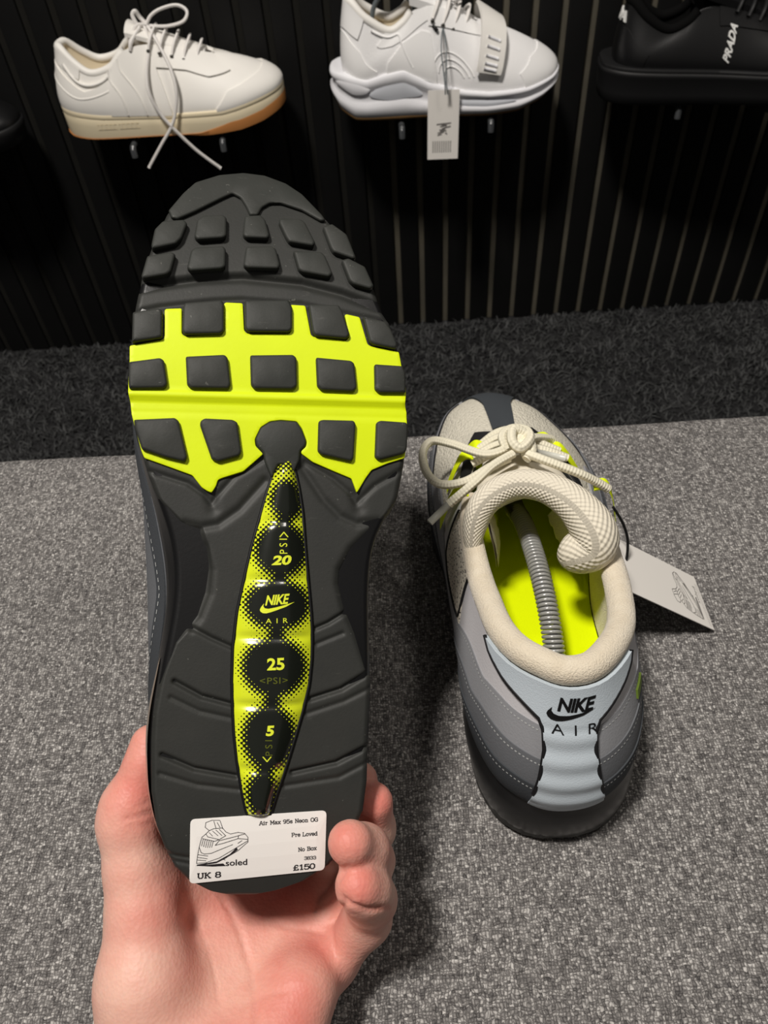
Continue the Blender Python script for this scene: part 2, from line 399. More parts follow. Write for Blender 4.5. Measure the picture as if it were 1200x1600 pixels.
# ---- lettering
_tc = {}
def text_geo(body, bold=0.0, shear=0.0, space=1.0):
    key = (body, bold, shear, space)
    if key not in _tc:
        c = bpy.data.curves.new('lettering', 'FONT'); c.body = body; c.size = 1; c.offset = bold; c.shear = shear; c.space_character = space
        c.resolution_u = 3; c.fill_mode = 'FRONT'
        o = bpy.data.objects.new('lettering', c); COL.objects.link(o); bpy.context.view_layer.update()
        me = bpy.data.meshes.new_from_object(o.evaluated_get(bpy.context.evaluated_depsgraph_get()))
        V = np.array([v.co[:2] for v in me.vertices]); F = [list(p.vertices) for p in me.polygons]
        bpy.data.objects.remove(o); bpy.data.curves.remove(c); bpy.data.meshes.remove(me)
        lo, hi = V.min(0), V.max(0)
        _tc[key] = ((V-lo)/(hi-lo), F)
    return _tc[key]
GL = {  # slab-serif strokes: width, polylines, serif points
'A': (5, [[(.1,0),(2.1,6),(2.9,6),(4.9,0)],[(1,2),(4,2)]], [(.1,0),(4.9,0)]), 'M': (6, [[(.7,0),(.7,6),(3,1.8),(5.3,6),(5.3,0)]], [(.7,0),(5.3,0),(.4,6),(5.6,6)]),
'N': (5, [[(.7,0),(.7,6),(4.3,0),(4.3,6)]], [(.7,0),(.4,6),(4.3,6)]), 'O': (5, [[(1.5,0),(.2,1.5),(.2,4.5),(1.5,6),(3.5,6),(4.8,4.5),(4.8,1.5),(3.5,0),(1.5,0)]], []),
'G': (5, [[(4.7,4.7),(3.7,6),(1.5,6),(.2,4.5),(.2,1.5),(1.5,0),(4,0),(4.7,1),(4.7,2.8),(3,2.8)]], []), 'P': (5, [[(.8,0),(.8,6),(3.5,6),(4.6,5.2),(4.6,3.6),(3.5,2.8),(.8,2.8)]], [(.8,0),(.5,6)]),
'L': (4.8, [[(.8,6),(.8,0),(4.5,0),(4.5,1.5)]], [(.8,6),(.5,0)]), 'B': (5, [[(.8,0),(.8,6),(3.4,6),(4.3,5.3),(4.3,3.9),(3.4,3.2),(.8,3.2)],[(3.4,3.2),(4.6,2.4),(4.6,.8),(3.4,0),(.8,0)]], [(.4,0),(.4,6)]),
'U': (5.4, [[(.8,6),(.8,1.5),(1.8,0),(3.6,0),(4.6,1.5),(4.6,6)]], [(.8,6),(4.6,6)]), 'K': (5.2, [[(.8,0),(.8,6)],[(4.4,6),(.9,2.6)],[(2,3.6),(4.6,0)]], [(.8,0),(.8,6),(4.4,6),(4.6,0)]),
'£': (5, [[(4.4,5),(3.6,6),(2.4,6),(1.5,5),(1.5,1.2),(.6,0),(4.6,0),(4.6,1)],[(.4,3),(3.6,3)]], []), '0': (4.6, [[(1.4,0),(.2,1.5),(.2,4.5),(1.4,6),(3.1,6),(4.3,4.5),(4.3,1.5),(3.1,0),(1.4,0)]], []),
'1': (3.8, [[(.6,5),(2,6),(2,0)]], [(1.5,0),(2.5,0)]), '3': (4.4, [[(.2,5),(1,6),(3.2,6),(4,5.2),(4,3.9),(3.2,3.2),(1.6,3.2)],[(3.2,3.2),(4.2,2.4),(4.2,.9),(3.2,0),(1,0),(.1,1)]], []),
'5': (4.4, [[(4,6),(.6,6),(.4,3.3),(1.5,3.8),(3.2,3.8),(4.2,2.8),(4.2,1),(3.2,0),(1,0),(.1,.9)]], []), '8': (4.4, [[(1.2,3.2),(.4,4),(.4,5.2),(1.2,6),(3.2,6),(4,5.2),(4,4),(3.2,3.2),(1.2,3.2),(.2,2.2),(.2,.9),(1.2,0),(3.2,0),(4.2,.9),(4.2,2.2),(3.2,3.2)]], []),
'9': (4.4, [[(4.1,3.6),(3,2.7),(1.3,2.7),(.2,3.7),(.2,5),(1.3,6),(3,6),(4.1,5),(4.1,2),(2.8,.1),(.8,.2)]], []), 'i': (2.3, [[(1.2,0),(1.2,4),(.3,4)],[(1,5.6),(1.5,5.6)]], [(1.2,0)]),
'r': (3.4, [[(1,0),(1,4),(.2,4)],[(1,2.8),(2,4),(3.2,3.7)]], [(1,0)]), 'a': (4, [[(.4,3.6),(1.2,4.1),(2.6,4.1),(3.3,3.3),(3.3,.5),(4,0)],[(3.3,2.4),(1.2,2.3),(.2,1.5),(.3,.5),(1.2,0),(2.4,.1),(3.3,1)]], []),
'x': (4, [[(.5,0),(3.5,4)],[(.5,4),(3.5,0)]], [(.5,0),(3.5,4),(.5,4),(3.5,0)]), 's': (3.6, [[(3.2,3.2),(2.6,4.1),(1,4.1),(.3,3.3),(.8,2.4),(2.7,1.8),(3.3,.9),(2.6,0),(1,0),(.2,.9)]], []),
'e': (3.8, [[(.3,2.1),(3.5,2.1),(3.4,3.2),(2.6,4.1),(1.2,4.1),(.2,3),(.2,1.1),(1.2,0),(2.6,0),(3.5,.8)]], []), 'o': (4, [[(1.2,0),(.2,1.1),(.2,3),(1.2,4.1),(2.7,4.1),(3.7,3),(3.7,1.1),(2.7,0),(1.2,0)]], []),
'n': (4.4, [[(.9,0),(.9,4),(.2,4)],[(.9,2.8),(2,4.1),(3.1,3.8),(3.5,3),(3.5,0)]], [(.9,0),(3.5,0)]), 'v': (4, [[(.4,4),(2,0),(3.6,4)]], [(.4,4),(3.6,4)]),
'd': (4.2, [[(3.4,6),(3.4,0),(4,0)],[(3.4,2),(2.8,4),(1.2,4.1),(.2,2.8),(.2,1.1),(1.2,0),(2.8,.1),(3.4,2)]], [(3,6)]), ' ': (2.6, [], [])}
def ribbons(polys, wd):
    out = []
    for pl in polys:
        pl = np.asarray(pl, float)
        for a, b in zip(pl[:-1], pl[1:]):
            d = b-a; L = np.linalg.norm(d)
            if L < 1e-9: continue
            d /= L; n = np.array((-d[1], d[0]))*wd/2; e = d*wd*.42
            out.append((np.array([a-e-n, b+e-n, b+e+n, a-e+n]), [(0, 1, 2, 3)]))
    V, F, k = [], [], 0
    for v, f in out: V.append(v); F += [[i+k for i in q] for q in f]; k += 4
    return np.vstack(V), F
def slab_text(s, wd, gap=.9):
    x = 0; polys = []
    for ch in s:
        wch, pl, ser = GL[ch]
        for p in pl: polys.append([(px+x, py) for px, py in p])
        for sx, sy in ser: polys.append([(sx+x-.55, sy), (sx+x+.55, sy)])
        x += wch+gap
    V, F = ribbons(polys, wd); lo, hi = V.min(0), V.max(0)
    return (V-lo)/(hi-lo), F
def swoosh():
    top = [(0, .42), (.03, .62), (.12, .95), (.10, .70), (.14, .52), (.24, .45), (.45, .52), (.72, .68), (1, .88)]
    bot = [(.75, .52), (.5, .30), (.3, .14), (.18, .08), (.08, .12), (.02, .26)]
    p = resample(np.array(top+bot), .08)
    P2, T, _ = tri_poly(p); return P2, T
SKETCH = dict(lines=[[(225,225),(195,200),(200,165),(245,148),(305,148),(320,190),(325,210)],[(260,155),(275,205)],[(285,165),(305,200)],[(225,225),(260,210),(325,205),(350,235),(385,250),(440,238),(490,245),(515,275),(515,310),(480,340),(440,375),(380,410),(330,440)],
 [(225,240),(250,265)],[(250,228),(290,262)],[(275,220),(320,262)],[(300,215),(345,260)],[(200,250),(215,272),(300,292),(350,262)],[(225,225),(200,250),(170,275),(160,310),(150,350),(165,390),(190,400),(240,395),(300,370),(400,330)],
 [(180,290),(168,340)],[(195,293),(183,345)],[(210,296),(198,350)],[(225,300),(213,352)],[(240,303),(228,352)],[(255,306),(243,350)],[(175,285),(265,305),(300,292)],[(270,335),(300,300),(420,270),(470,255)],[(270,335),(330,320),(440,285)],[(440,285),(445,262),(490,250)],[(445,285),(512,290)],
 [(150,350),(140,400),(130,470),(200,465),(300,430),(400,370),(515,300)],[(140,405),(215,415)],[(138,425),(210,435)],[(135,445),(200,450)],[(330,440),(345,445)],[(440,320),(470,300)],[(450,340),(490,315)]],
 fills=[[(130,480),(280,455),(380,400),(430,350),(440,368),(350,432),(280,468),(135,490)],[(120,488),(330,470),(350,490),(250,494)]])
def sketch_geo(wd=4.5):
    parts = [ribbons(SKETCH['lines'], wd)]
    for f in SKETCH['fills']:
        P2, T, _ = tri_poly(resample(np.array(f, float), 60)); parts.append((P2, T))
    V, F, n = [], [], 0
    for v, f in parts: V.append(v); F += [[i+n for i in q] for q in f]; n += len(v)
    return np.vstack(V), F
def up_faces(P2, F, ccw=True):
    out = []
    for f in F:
        a, b, c = (P2[i] for i in f[:3]); s = (b[0]-a[0])*(c[1]-a[1])-(b[1]-a[1])*(c[0]-a[0])
        out.append(list(f) if (s > 0) == ccw else list(f)[::-1])
    return out
def at(x, y, d):                                # a point at depth d (m) seen in direction x, y
    return CAM+(CF+CR*(x-600)/FPX-CU*(y-800)/FPX)*d
# ------------------------------------------------------------------ setting
Ctx.k = 1.0
def struct(o): o['kind'] = 'structure'; return o
BZ = .42; WY = 1.18
V, F = box_geo((0, -.15, -.02), (3.6, 2.8, .04)); floor = struct(mk('floor', V, F, M['carpet'], smooth=False))
V, F = box_geo((0, WY+.04, 1.1), (3.6, .08, 2.2)); wall = struct(mk('wall_back', V, F, M['felt_shaded'], smooth=False))
for x0, x1, mm in ((-1.8, -.6, 'felt_shaded'), (-.6, .0, 'felt_shaded'), (.0, .6, 'felt'), (.6, 1.8, 'felt')):      # felt backing; the left wall's shade is painted into its colour
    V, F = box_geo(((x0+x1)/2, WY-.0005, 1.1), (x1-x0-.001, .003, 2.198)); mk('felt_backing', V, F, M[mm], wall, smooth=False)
V, F = box_geo((0, 0, 1.1), (.0300, .015, 2.198), .002)
slat0 = None
for i in range(-35, 36):
    x = .0147-.0068+.0398*i
    if slat0 is None: slat0 = mk('slat', V, F, M['slat'], wall); o = slat0
    else: o = slat0.copy(); COL.objects.link(o)
    o.location = (x, WY, 0)
for nm, sx in (('wall_left', -1), ('wall_right', 1)):
    V, F = box_geo((sx*1.82, -.15, 1.1), (.04, 2.8, 2.2)); struct(mk(nm, V, F, M['dark_wall'], smooth=False))
# carpet pile: tufts as thin bent blades
n = 60000
bx = RNG.uniform(-.85, .85, n); by = RNG.uniform(.4, WY-.012, n); hh = RNG.uniform(.004, .010, n); aa = RNG.uniform(0, 2*pi, n); ln = RNG.normal(0, .005, (n, 2)); wd = RNG.uniform(.0008, .0018, n)
ca, sa = np.cos(aa)*wd, np.sin(aa)*wd
Vt = np.stack([np.stack([bx-ca, by-sa, 0*bx], -1), np.stack([bx+ca, by+sa, 0*bx], -1), np.stack([bx+ca*.8+ln[:, 0]*.5, by+sa*.8+ln[:, 1]*.5, hh*.6], -1), np.stack([bx-ca*.8+ln[:, 0]*.5, by-sa*.8+ln[:, 1]*.5, hh*.6], -1), np.stack([bx+ln[:, 0]*1.3, by+ln[:, 1]*1.3, hh], -1)], 1)
ix = np.arange(n)*5
Ft = [q for i in ix for q in ((i, i+1, i+2, i+3), (i+3, i+2, i+4))]
pile = mk('carpet_pile', Vt.reshape(-1, 3), Ft, M['tuft'], smooth=False)
pile['kind'] = 'stuff'; pile['label'] = 'dark charcoal carpet pile covering the floor before the slatted wall'; pile['category'] = 'carpet'

# bench: upholstered seat with rounded edges, upholstered base, four legs
bench = empty('bench', 'grey woven-fabric upholstered bench that the pair of sneakers is shown on', 'bench', (0, .215, 0))
bl, bw = 1.7, .450
xs = np.linspace(-bl/2, bl/2, 120)
def ring(inset, z): 
    return None
R = .022
prof = [(bw/2-.012, .27), (bw/2, .285), (bw/2, BZ-R)]+[(bw/2-R+R*cos(a), BZ-R+R*sin(a)) for a in np.linspace(.15, pi/2, 7)]+[(y, BZ) for y in np.linspace(bw/2-R-.05, -bw/2+R+.05, 8)]+[(-bw/2+R+R*cos(a), BZ-R+R*sin(a)) for a in np.linspace(pi/2, pi-.15, 7)]+[(-bw/2, BZ-R), (-bw/2, .285), (-bw/2+.012, .27)]
prof = np.array(prof)
yy = prof[None, :, 0]+np.where(prof[None, :, 0] > .15, 1, 0)*(.002*np.sin(xs*9)+.0012*np.sin(xs*23+1))[:, None]-xs[:, None]*.012
Vb = np.stack([np.broadcast_to(xs[:, None], yy.shape), yy, np.broadcast_to(prof[None, :, 1], yy.shape)], -1)
Fb = [f[::-1] for f in gridF(len(xs), len(prof), False, True)]
m_ = len(prof); Fb += [list(range(m_)), [(len(xs)-1)*m_+j for j in range(m_)][::-1]]
mk('seat_cushion', Vb, [f[::-1] for f in Fb], M['bench'], bench, sharp=60)
V, F = box_geo((0, 0, .19), (bl-.02, bw-.03, .158), .008); mk('base', V, F, M['bench'], bench, sharp=40)
lg = None
for sx in (-1, 1):
    for sy in (-1, 1):
        V, F, _ = tube_geo([(0, 0, .125), (0, 0, .0)], [.022, .014], 16)
        if lg is None: lg = mk('leg', V, F, M['leg'], bench, sharp=40); o = lg
        else: o = lg.copy(); COL.objects.link(o)
        o.location = (sx*(bl/2-.08), sy*(bw/2-.07), -.0)

# ------------------------------------------------------------------ running shoes (right-shoe coordinates in mm: x lateral, y to the toe, z up)
Ctx.k = .001
# pose of the held left shoe: its sole looks at the camera
PH = at(408, 1400, .290); PT = at(398, 272, .318)
YM = PT-PH; YM /= np.linalg.norm(YM)
ZM = CF-CR*.22; ZM = ZM-YM*(ZM@YM); ZM /= np.linalg.norm(ZM)
XM = np.cross(ZM, YM)
def spring(x, y):
    t = np.clip((y-195)/100, 0, None); h = np.clip((30-y)/30, 0, None)
    return 22*t**2+4*h**2
def loc(pts):
    """plan position on the outsole (mm) of points measured on the photographed sole"""
    p = np.asarray(pts, float).reshape(-1, 2)
    ray = CF+CR*((p[:, :1]-600)/FPX)-CU*((p[:, 1:]-800)/FPX)
    z0 = np.zeros(len(p))
    for _ in range(12):
        t = ((ZM@PH)+z0/1000-CAM@ZM)/(ray@ZM)
        P = CAM+ray*t[:, None]-PH; x, y = P@XM*1000, P@YM*1000
        z0 = .5*z0+.5*spring(x, y)
    return np.stack([x, y], -1)
SL = [(380,271),(345,274),(305,285),(286,302),(261,333),(242.5,371),(234,394),(226,412),(220,440),(215,462),(210,487),(206,525),(203,550),(201,585),(202,614),(205,643),(211,668),(222,710),(232,744),(245,777),(257,806),(266,825),(273,865),(276,905),(273,949),(266,985),(258,1020),(246,1077),(239,1115),(236,1160),(236,1238),(244,1291),(257,1326),(273,1356),(296,1378),(326,1393),(361,1400)]
SR = [(380,271),(413,275),(447,287.5),(472,304),(505,337),(530,362),(555,404),(580,442),(586,454),(597,487),(609,504),(617,529),(622,548),(627,572),(632,597),(634,620),(635,656),(637,685),(633,710),(632,727),(622,777),(610,803),(592,825),(581,850),(577,900),(576,960),(579,1010),(580,1077),(576,1153),(574,1222),(568,1268),(545,1318),(514,1353),(476,1378),(438,1391),(399,1399),(361,1400)]
OUT = loc(SR+SL[-2:0:-1])                         # closed outline: toe, lateral side, heel, medial side
OUTD = resample(OUT, 1.0)
SR_, SL_ = np.array(SR), np.array(SL)
def c6(*p): return [(220+x*.36667, 700+y*.36667) for x, y in p]
def c7(*p): return [(200+x*.38333, 1000+y*.38333) for x, y in p]
def c5(*p): return [(180+x*.41667, 460+y*.41667) for x, y in p]
def c4(*p): return [(180+x*.41667, 250+y*.41667) for x, y in p]
GROOVE = [  # polyline, depth mm, width px
 (c7((190,170),(300,230),(420,262)), 1.5, 3.0), (c7((175,235),(290,290),(425,320)), .6, 3), (c7((745,240),(870,200),(985,130)), 1.5, 3.0), (c7((730,300),(880,250),(990,195)), .6, 3),
 (c7((140,470),(270,525),(440,555)), 1.5, 3.0), (c7((130,545),(280,590),(450,610)), .6, 3), (c7((670,540),(850,500),(975,435)), 1.5, 3.0), (c7((640,595),(860,560),(975,500)), .6, 3),
 (c6((743,770),(800,745),(880,695)), 1.3, 2.6), (c6((750,835),(860,790)), .7, 2.6), (c6((215,765),(300,810),(390,850)), 1.2, 3),
 (c7((130,860),(190,880),(250,890)), .7, 3), (c7((185,900),(260,915)), .6, 3),
 (c6((190,325),(260,338),(330,325),(420,262),(530,140)), 1.0, 5), (c6((1010,315),(920,322),(850,290),(780,220),(690,85)), 1.0, 5),
 (c6((270,420),(297,520),(290,620),(250,720),(215,770)), 1.0, 5), (c6((1000,340),(900,430),(850,520),(845,580),(870,680),(920,790),(975,950)), 1.2, 5),
 (c6((300,200),(310,260)), .8, 8), (c6((920,200),(930,260)), .8, 8), (c6((40,100),(200,150),(270,200),(300,235),(330,200),(400,120),(520,50)), .8, 3.5), (c6((1120,90),(1000,160),(920,235),(890,190),(820,130),(700,60)), .8, 3.5),
 (c4((95,480),(200,462),(330,445),(480,440),(700,462),(850,500),(985,550)), 2.6, 5), (c4((75,572),(170,552),(370,530),(480,525),(700,542),(900,585),(1010,605)), 1.0, 4)]
RECESS = [(np.array(c6((60,200),(190,330),(260,340),(290,430),(300,520),(290,620),(250,720),(150,830),(60,1060),(-60,1060),(-60,200))), 3.5),
          (np.array(c6((1120,200),(1010,320),(900,430),(850,520),(845,580),(870,680),(920,790),(990,1000),(1200,1000),(1200,200))), 3.5)]
def seg_dist(p, pl):
    d = np.full(len(p), 1e9)
    for a, b in zip(pl[:-1], pl[1:]):
        a, b = np.array(a), np.array(b); ab = b-a
        t = np.clip(((p-a)@ab)/(ab@ab), 0, 1); d = np.minimum(d, np.linalg.norm(p-a-t[:, None]*ab, axis=1))
    return d
def relief(p):
    z = np.zeros(len(p))
    for pl, de, wi in GROOVE: z += de*np.exp(-(seg_dist(p, pl)/(wi*1.25))**2)
    for poly, de in RECESS:
        d = seg_dist(p, np.vstack([poly, poly[:1]])); ins = inside(poly, p)
        z += de*np.clip(np.where(ins, d, -d)/14+.15, 0, 1)
    # shallow channel that holds the air unit
    return z
KEYS = np.array([  # base edge x y z | collar x y z | rise, base bulge, collar bulge, collar drop
 (-2,4,40, -2,35,100, 20,3,8,18), (14,7,40, 11,37,100, 20,3,8,18), (28,18,39, 24,49,97, 20,3,7,18), (37,36,38, 34,66,91, 20,3,5,18), (41,58,37, 39,88,85, 20,3,4,18), (41.5,85,22, 41,110,81, 24,8,4,18),
 (41.5,115,15, 40,132,82, 30,11,5,18), (47,145,18, 33,155,82, 26,10,8,14), (56,180,28, 24,185,80, 18,5,12,6), (57,210,26, 16,210,74, 18,4,14,4), (53,240,25, 9,226,67, 17,3,16,2), (41,266,26, 5,231,64, 18,3,18,1),
 (25,285,29, 2,233,63, 18,3,22,0), (-4,296,31, 0,234,62, 18,3,26,-1), (-28,286,29, -3,233,63, 18,3,22,0), (-39,266,26, -6,231,64, 18,3,18,1), (-45,240,25, -10,226,67, 17,3,16,2), (-48,210,26, -17,210,74, 18,4,14,4),
 (-47,180,28, -25,185,80, 18,5,12,6), (-39,145,17, -33,158,82, 28,13,8,14), (-35,115,13, -36,138,81, 32,17,5,18), (-37.5,85,17, -35,113,79, 28,11,4,18), (-41,58,37, -33,88,85, 20,4,4,18), (-37,36,38, -30,66,92, 20,3,5,18), (-29,18,39, -23,50,97, 20,3,7,18), (-16,7,40, -13,40,100, 20,3,8,18)], float)
class Upper:
    def __init__(s, keys): s.k = np.asarray(keys, float); s.n = len(s.k)
    def K(s, u): return splat(s.k, np.asarray(u, float)*s.n, True)
    def out(s, u):
        e = 1e-3; d = s.K(u+e)[..., :2]-s.K(u-e)[..., :2]
        d /= np.linalg.norm(d, axis=-1, keepdims=True)+1e-12
        return np.stack([d[..., 1], -d[..., 0], 0*d[..., 0]], -1)
    def P(s, u, t):
        u, t = np.broadcast_arrays(np.asarray(u, float), np.asarray(t, float))
        k = s.K(u); o = s.out(u); z = np.array((0, 0, 1.0))
        P0, C = k[..., :3], k[..., 3:6]
        P1 = P0+z*k[..., 6:7]+o*k[..., 7:8]; P2 = C+o*k[..., 8:9]-z*k[..., 9:10]
        t = t[..., None]; q = 1-t
        return q**3*P0+3*q*q*t*P1+3*q*t*t*P2+t**3*C
    def N(s, u, t):
        e = 2e-3; a = s.P(u+e, t)-s.P(u-e, t); b = s.P(u, t+e)-s.P(u, t-e)
        n = np.cross(a, b); return n/(np.linalg.norm(n, axis=-1, keepdims=True)+1e-9)
    def panel(s, u0, u1, lo, hi, off, nu=60, nv=12, skirt=1.0, relief=None):
        """panel lying on the upper between t=lo(u) and t=hi(u), raised by off mm, with a turned-down edge"""
        u = np.linspace(u0, u1, nu); v = np.linspace(0, 1, nv)
        L = np.array([lo(x) if callable(lo) else lo for x in u]); H = np.array([hi(x) if callable(hi) else hi for x in u])
        T = L[:, None]+(H-L)[:, None]*v[None]; U = np.broadcast_to(u[:, None], T.shape)
        return s.patch(U, T, off, skirt, relief)
    def patch(s, U, T, off, skirt=1.0, relief=None):
        nu, nv = U.shape
        P, Nn = s.P(U, T), s.N(U, T)
        h = np.full(U.shape, float(off))
        if relief is not None: h = h+relief(U, T)
        V = (P+Nn*h[..., None]).reshape(-1, 3); F = gridF(nu, nv)
        bi = [i*nv for i in range(nu)]+[(nu-1)*nv+j for j in range(1, nv)]+[i*nv+nv-1 for i in range(nu-2, -1, -1)]+[j for j in range(nv-2, 0, -1)]
        B = V[bi]-Nn.reshape(-1, 3)[bi]*(skirt); b0 = len(V); n = len(bi)
        V = np.vstack([V, B])
        F += [(bi[(i+1) % n], bi[i], b0+i, b0+(i+1) % n) for i in range(n)]
        return V, [f[::-1] for f in F] if False else F
UP = Upper(KEYS)
def u_at_x(x, t, rear=True, dup=None):
    """parameter u whose point at height t lies at lateral x (rear or front centre)"""
    up = dup or UP; c = 0.0 if rear else .5; g = np.linspace(-.17, .17, 90)+c
    X = up.P(g, np.full_like(g, t))[:, 0]
    if not rear: return float(np.interp(-x, -X, g))
    return float(np.interp(x, X, g))
def nearest_outline(p):
    d = np.linalg.norm(p[:, None]-OUTD[None], axis=2); return OUTD[np.argmin(d, 1)]
def build_midsole(root):
    N = 200; u = np.linspace(0, 1, N, endpoint=False)
    k = UP.K(u); o = UP.out(u)[:, :2]
    ol = nearest_outline(k[:, :2]+o*5)
    # smooth the correspondence
    for _ in range(6): ol = (np.roll(ol, 1, 0)+2*ol+np.roll(ol, -1, 0))/4
    sp = spring(ol[:, 0], ol[:, 1]); top = k[:, 2]; hgt = top-sp
    heel = np.clip((120-k[:, 1])/80, 0, 1)
    rings = []
    for f, wU, bul, ins in [(.02, 0, 0, 2.5), (.07, 0, 0, .5), (.16, .05, .3, 0), (.3, .2, 1.0, 0), (.45, .45, 1.6, 0), (.58, .65, 1.8, 0), (.70, .8, 1.4, 0), (.82, .95, .8, 0), (.92, 1, .4, 0), (1.0, 1, -.6, 0), (1.03, 1, -2.5, 0), (1.0, 1, -7, 0)]:
        xy = ol*(1-wU)+k[:, :2]*wU+o*(bul*(1+.8*heel)-ins)[:, None] if np.ndim(bul) else ol*(1-wU)+k[:, :2]*wU+o*((bul*(.6+1.0*heel))[:, None]-ins)
        rings.append(np.column_stack([xy, sp+hgt*f]))
    V = np.stack(rings, 1).reshape(-1, 3)
    F = gridF(N, len(rings), True, False)
    b0 = len(V); c = np.array([[0, 150, 6.0]]); V = np.vstack([V, c])
    F += [((i+1) % N*len(rings), i*len(rings), b0) for i in range(N)]
    mk('midsole', V, F, M['midsole'], root)
    # side air windows in the heel of the midsole
    for s0, s1 in (((.80, .945),) if Ctx.mirror else ()):
        uu = np.linspace(s0, s1, 40); kk = UP.K(uu); oo = UP.out(uu)[:, :2]; oln = nearest_outline(kk[:, :2]+oo*5)
        for _ in range(4): oln[1:-1] = (oln[:-2]+2*oln[1:-1]+oln[2:])/4
        fade = np.sin(np.linspace(0, pi, 40))**.5
        rows = []
        for v in np.linspace(-1, 1, 7):
            f = .36+.13*v*fade; bul = 1.45*(.6+1.0*np.clip((120-kk[:, 1])/80, 0, 1))
            xy = oln*(.7)+kk[:, :2]*.3+oo*((bul*.95+1.1*(1-v*v)*fade)[:, None])
            rows.append(np.column_stack([xy, spring(oln[:, 0], oln[:, 1])+(kk[:, 2])*f]))
        mk('side_air_window', np.stack(rows, 1).reshape(-1, 3), gridF(40, 7), M['side_air'], root)
def scal(u, base, amp, k, ph=0): return base+amp*(abs(sin(k*u*pi+ph))-.5)
def build_upper(root, full=True):
    N = 220; u = np.linspace(0, 1, N, endpoint=False); t = np.linspace(0, 1, 22)
    P = UP.P(u[:, None], t[None]); V = P.reshape(-1, 3); F = gridF(N, 22, True, False)
    # give the shell thickness: a second skin 2 mm inside
    inn = (P-UP.N(u[:, None], t[None])*2.0).reshape(-1, 3); n0 = len(V)
    Vl = np.vstack([inn, P[:, -1]]); Fl = [f[::-1] for f in gridF(N, 22, True, False)]+[(n0+i, n0+(i+1) % N, ((i+1) % N)*22+21, i*22+21) for i in range(N)]
    mk('vamp_lining', Vl, Fl, M['dark_lining'], root)
    mk('upper_mesh', V, F, M['cream_mesh'], root)
    S = M['suede']
    bands = [  # colour, lower and upper limit (t) at the side, raise
        (3, .40, .90, .7), (2, .30, .66, 1.2), (1, .15, .45, 1.8), (0, -.02, .25, 2.5)]
    for ci, lo, hi, off in bands:
        for side in (0, 1):
            a, b = (.012, .40) if side == 0 else (.60, .988)
            if ci == 3: a, b = (.02, .28) if side == 0 else (.72, .98)
            if ci == 2: b, a = (.34, a) if side == 0 else (b, .66)
            def fhi(x, hi=hi, ci=ci):
                y = x if x < .5 else 1-x                          # 0 heel .. .5 toe
                h = hi-.05*np.clip(1-y/.08, 0, 1)*(ci < 3)+.02*(ci == 3)
                wv = .035*(abs(sin(y*pi*13+ci*.9))-.5)*np.clip((y-.06)/.05, 0, 1)
                fr = np.clip((y-.27)/.13, 0, 1)
                if x > .5: h = h-(.19, .22, .20, .0)[ci]*np.exp(-((y-.245)/.085)**2)
                return (h+wv)*(1-fr*.55*(ci < 3))
            def flo(x, lo=lo, ci=ci): return lo-((.12, .20, .22, .0)[ci] if lo > 0 else 0)*np.exp(-(((x if x < .5 else 1-x)-.245)/.085)**2)*(x > .5)
            V, F = UP.panel(a, b, flo, fhi, off, 80, 10, 1.2)
            mk('side_panel', V, F, S[ci], root, sharp=50, label=['charcoal lowest side panel', 'dark grey side panel', 'mid grey side panel', 'pale grey upper side panel'][ci])
            if ci < 3:                                            # stitched edge
                dash = []
                for x in np.arange(a+.006, b-.02, .0042):
                    q0, q1 = UP.P(np.array(x), fhi(x)-.03), UP.P(np.array(x+.0022), fhi(x+.0022)-.03)
                    nn = UP.N(np.array(x), fhi(x)-.03)
                    d = (q1-q0)/np.linalg.norm(q1-q0); sd = np.cross(nn, d)*.33; up_ = nn*(off+.25)
                    dash.append((np.array([q0-sd+up_, q1-sd+up_, q1+sd+up_, q0+sd+up_]), [(0, 1, 2, 3)]))
                V, F = join(dash); o = mk('stitching', V, F, M['stitch'], root, smooth=False); o['kind'] = 'stuff'
    for a, b in ((.285, .40), (.60, .715)):                        # black eyestay edging under the loops
        V, F = UP.panel(a, b, .80, .985, 1.0, 50, 6, 1.2); mk('eyestay', V, F, M['piping'], root, sharp=50)
    for a, b in ((.185, .262), (.738, .815)):                      # vent of open mesh on the ankle, piped in black
        V, F = UP.panel(a, b, .52, .93, 1.3, 30, 10, 1.2); mk('mesh_vent', V, F, M['vent'], root, sharp=50)
        q = [(a, .93), (a+.004, .60), (a+.012, .53), ((a+b)/2, .515), (b-.012, .53), (b-.002, .60), (b, .93)]
        q = spl(np.array(q), 40); tube('piping', UP.P(q[:, 0], q[:, 1])+UP.N(q[:, 0], q[:, 1])*1.3, .8, M['piping'], root, 6)
    V, F = UP.panel(.092, .112, .53, .59, 2.2, 10, 6, 1.2); mk('neon_trim', V, F, M['neon_trim'], root, sharp=50)
    # toe: dark rand round the toe, centre overlay, black line
    V, F = UP.panel(.36, .64, -.02, lambda x: .17-.04*(abs(x-.5)/.14), 1.5, 70, 6, 1.2); mk('toe_rand', V, F, M['toe_suede'], root, sharp=50)
    for a, b in ((.29, .475), (.525, .71)):
        V, F = UP.panel(a, b, .08, .225, 1.1, 50, 5, 1.2); mk('side_panel', V, F, S[2], root, sharp=50, label='mid grey front side panel')
    V, F = UP.panel(.31, .47, lambda x: .22+.0*x, lambda x: .25, .9, 60, 3, 1.0); mk('piping', V, F, M['piping'], root)
    V, F = UP.panel(.53, .69, lambda x: .22+.0*x, lambda x: .25, .9, 60, 3, 1.0); mk('piping', V, F, M['piping'], root)
    tt = np.linspace(.15, .97, 24); U = np.zeros((9, 24)); T = np.zeros((9, 24))
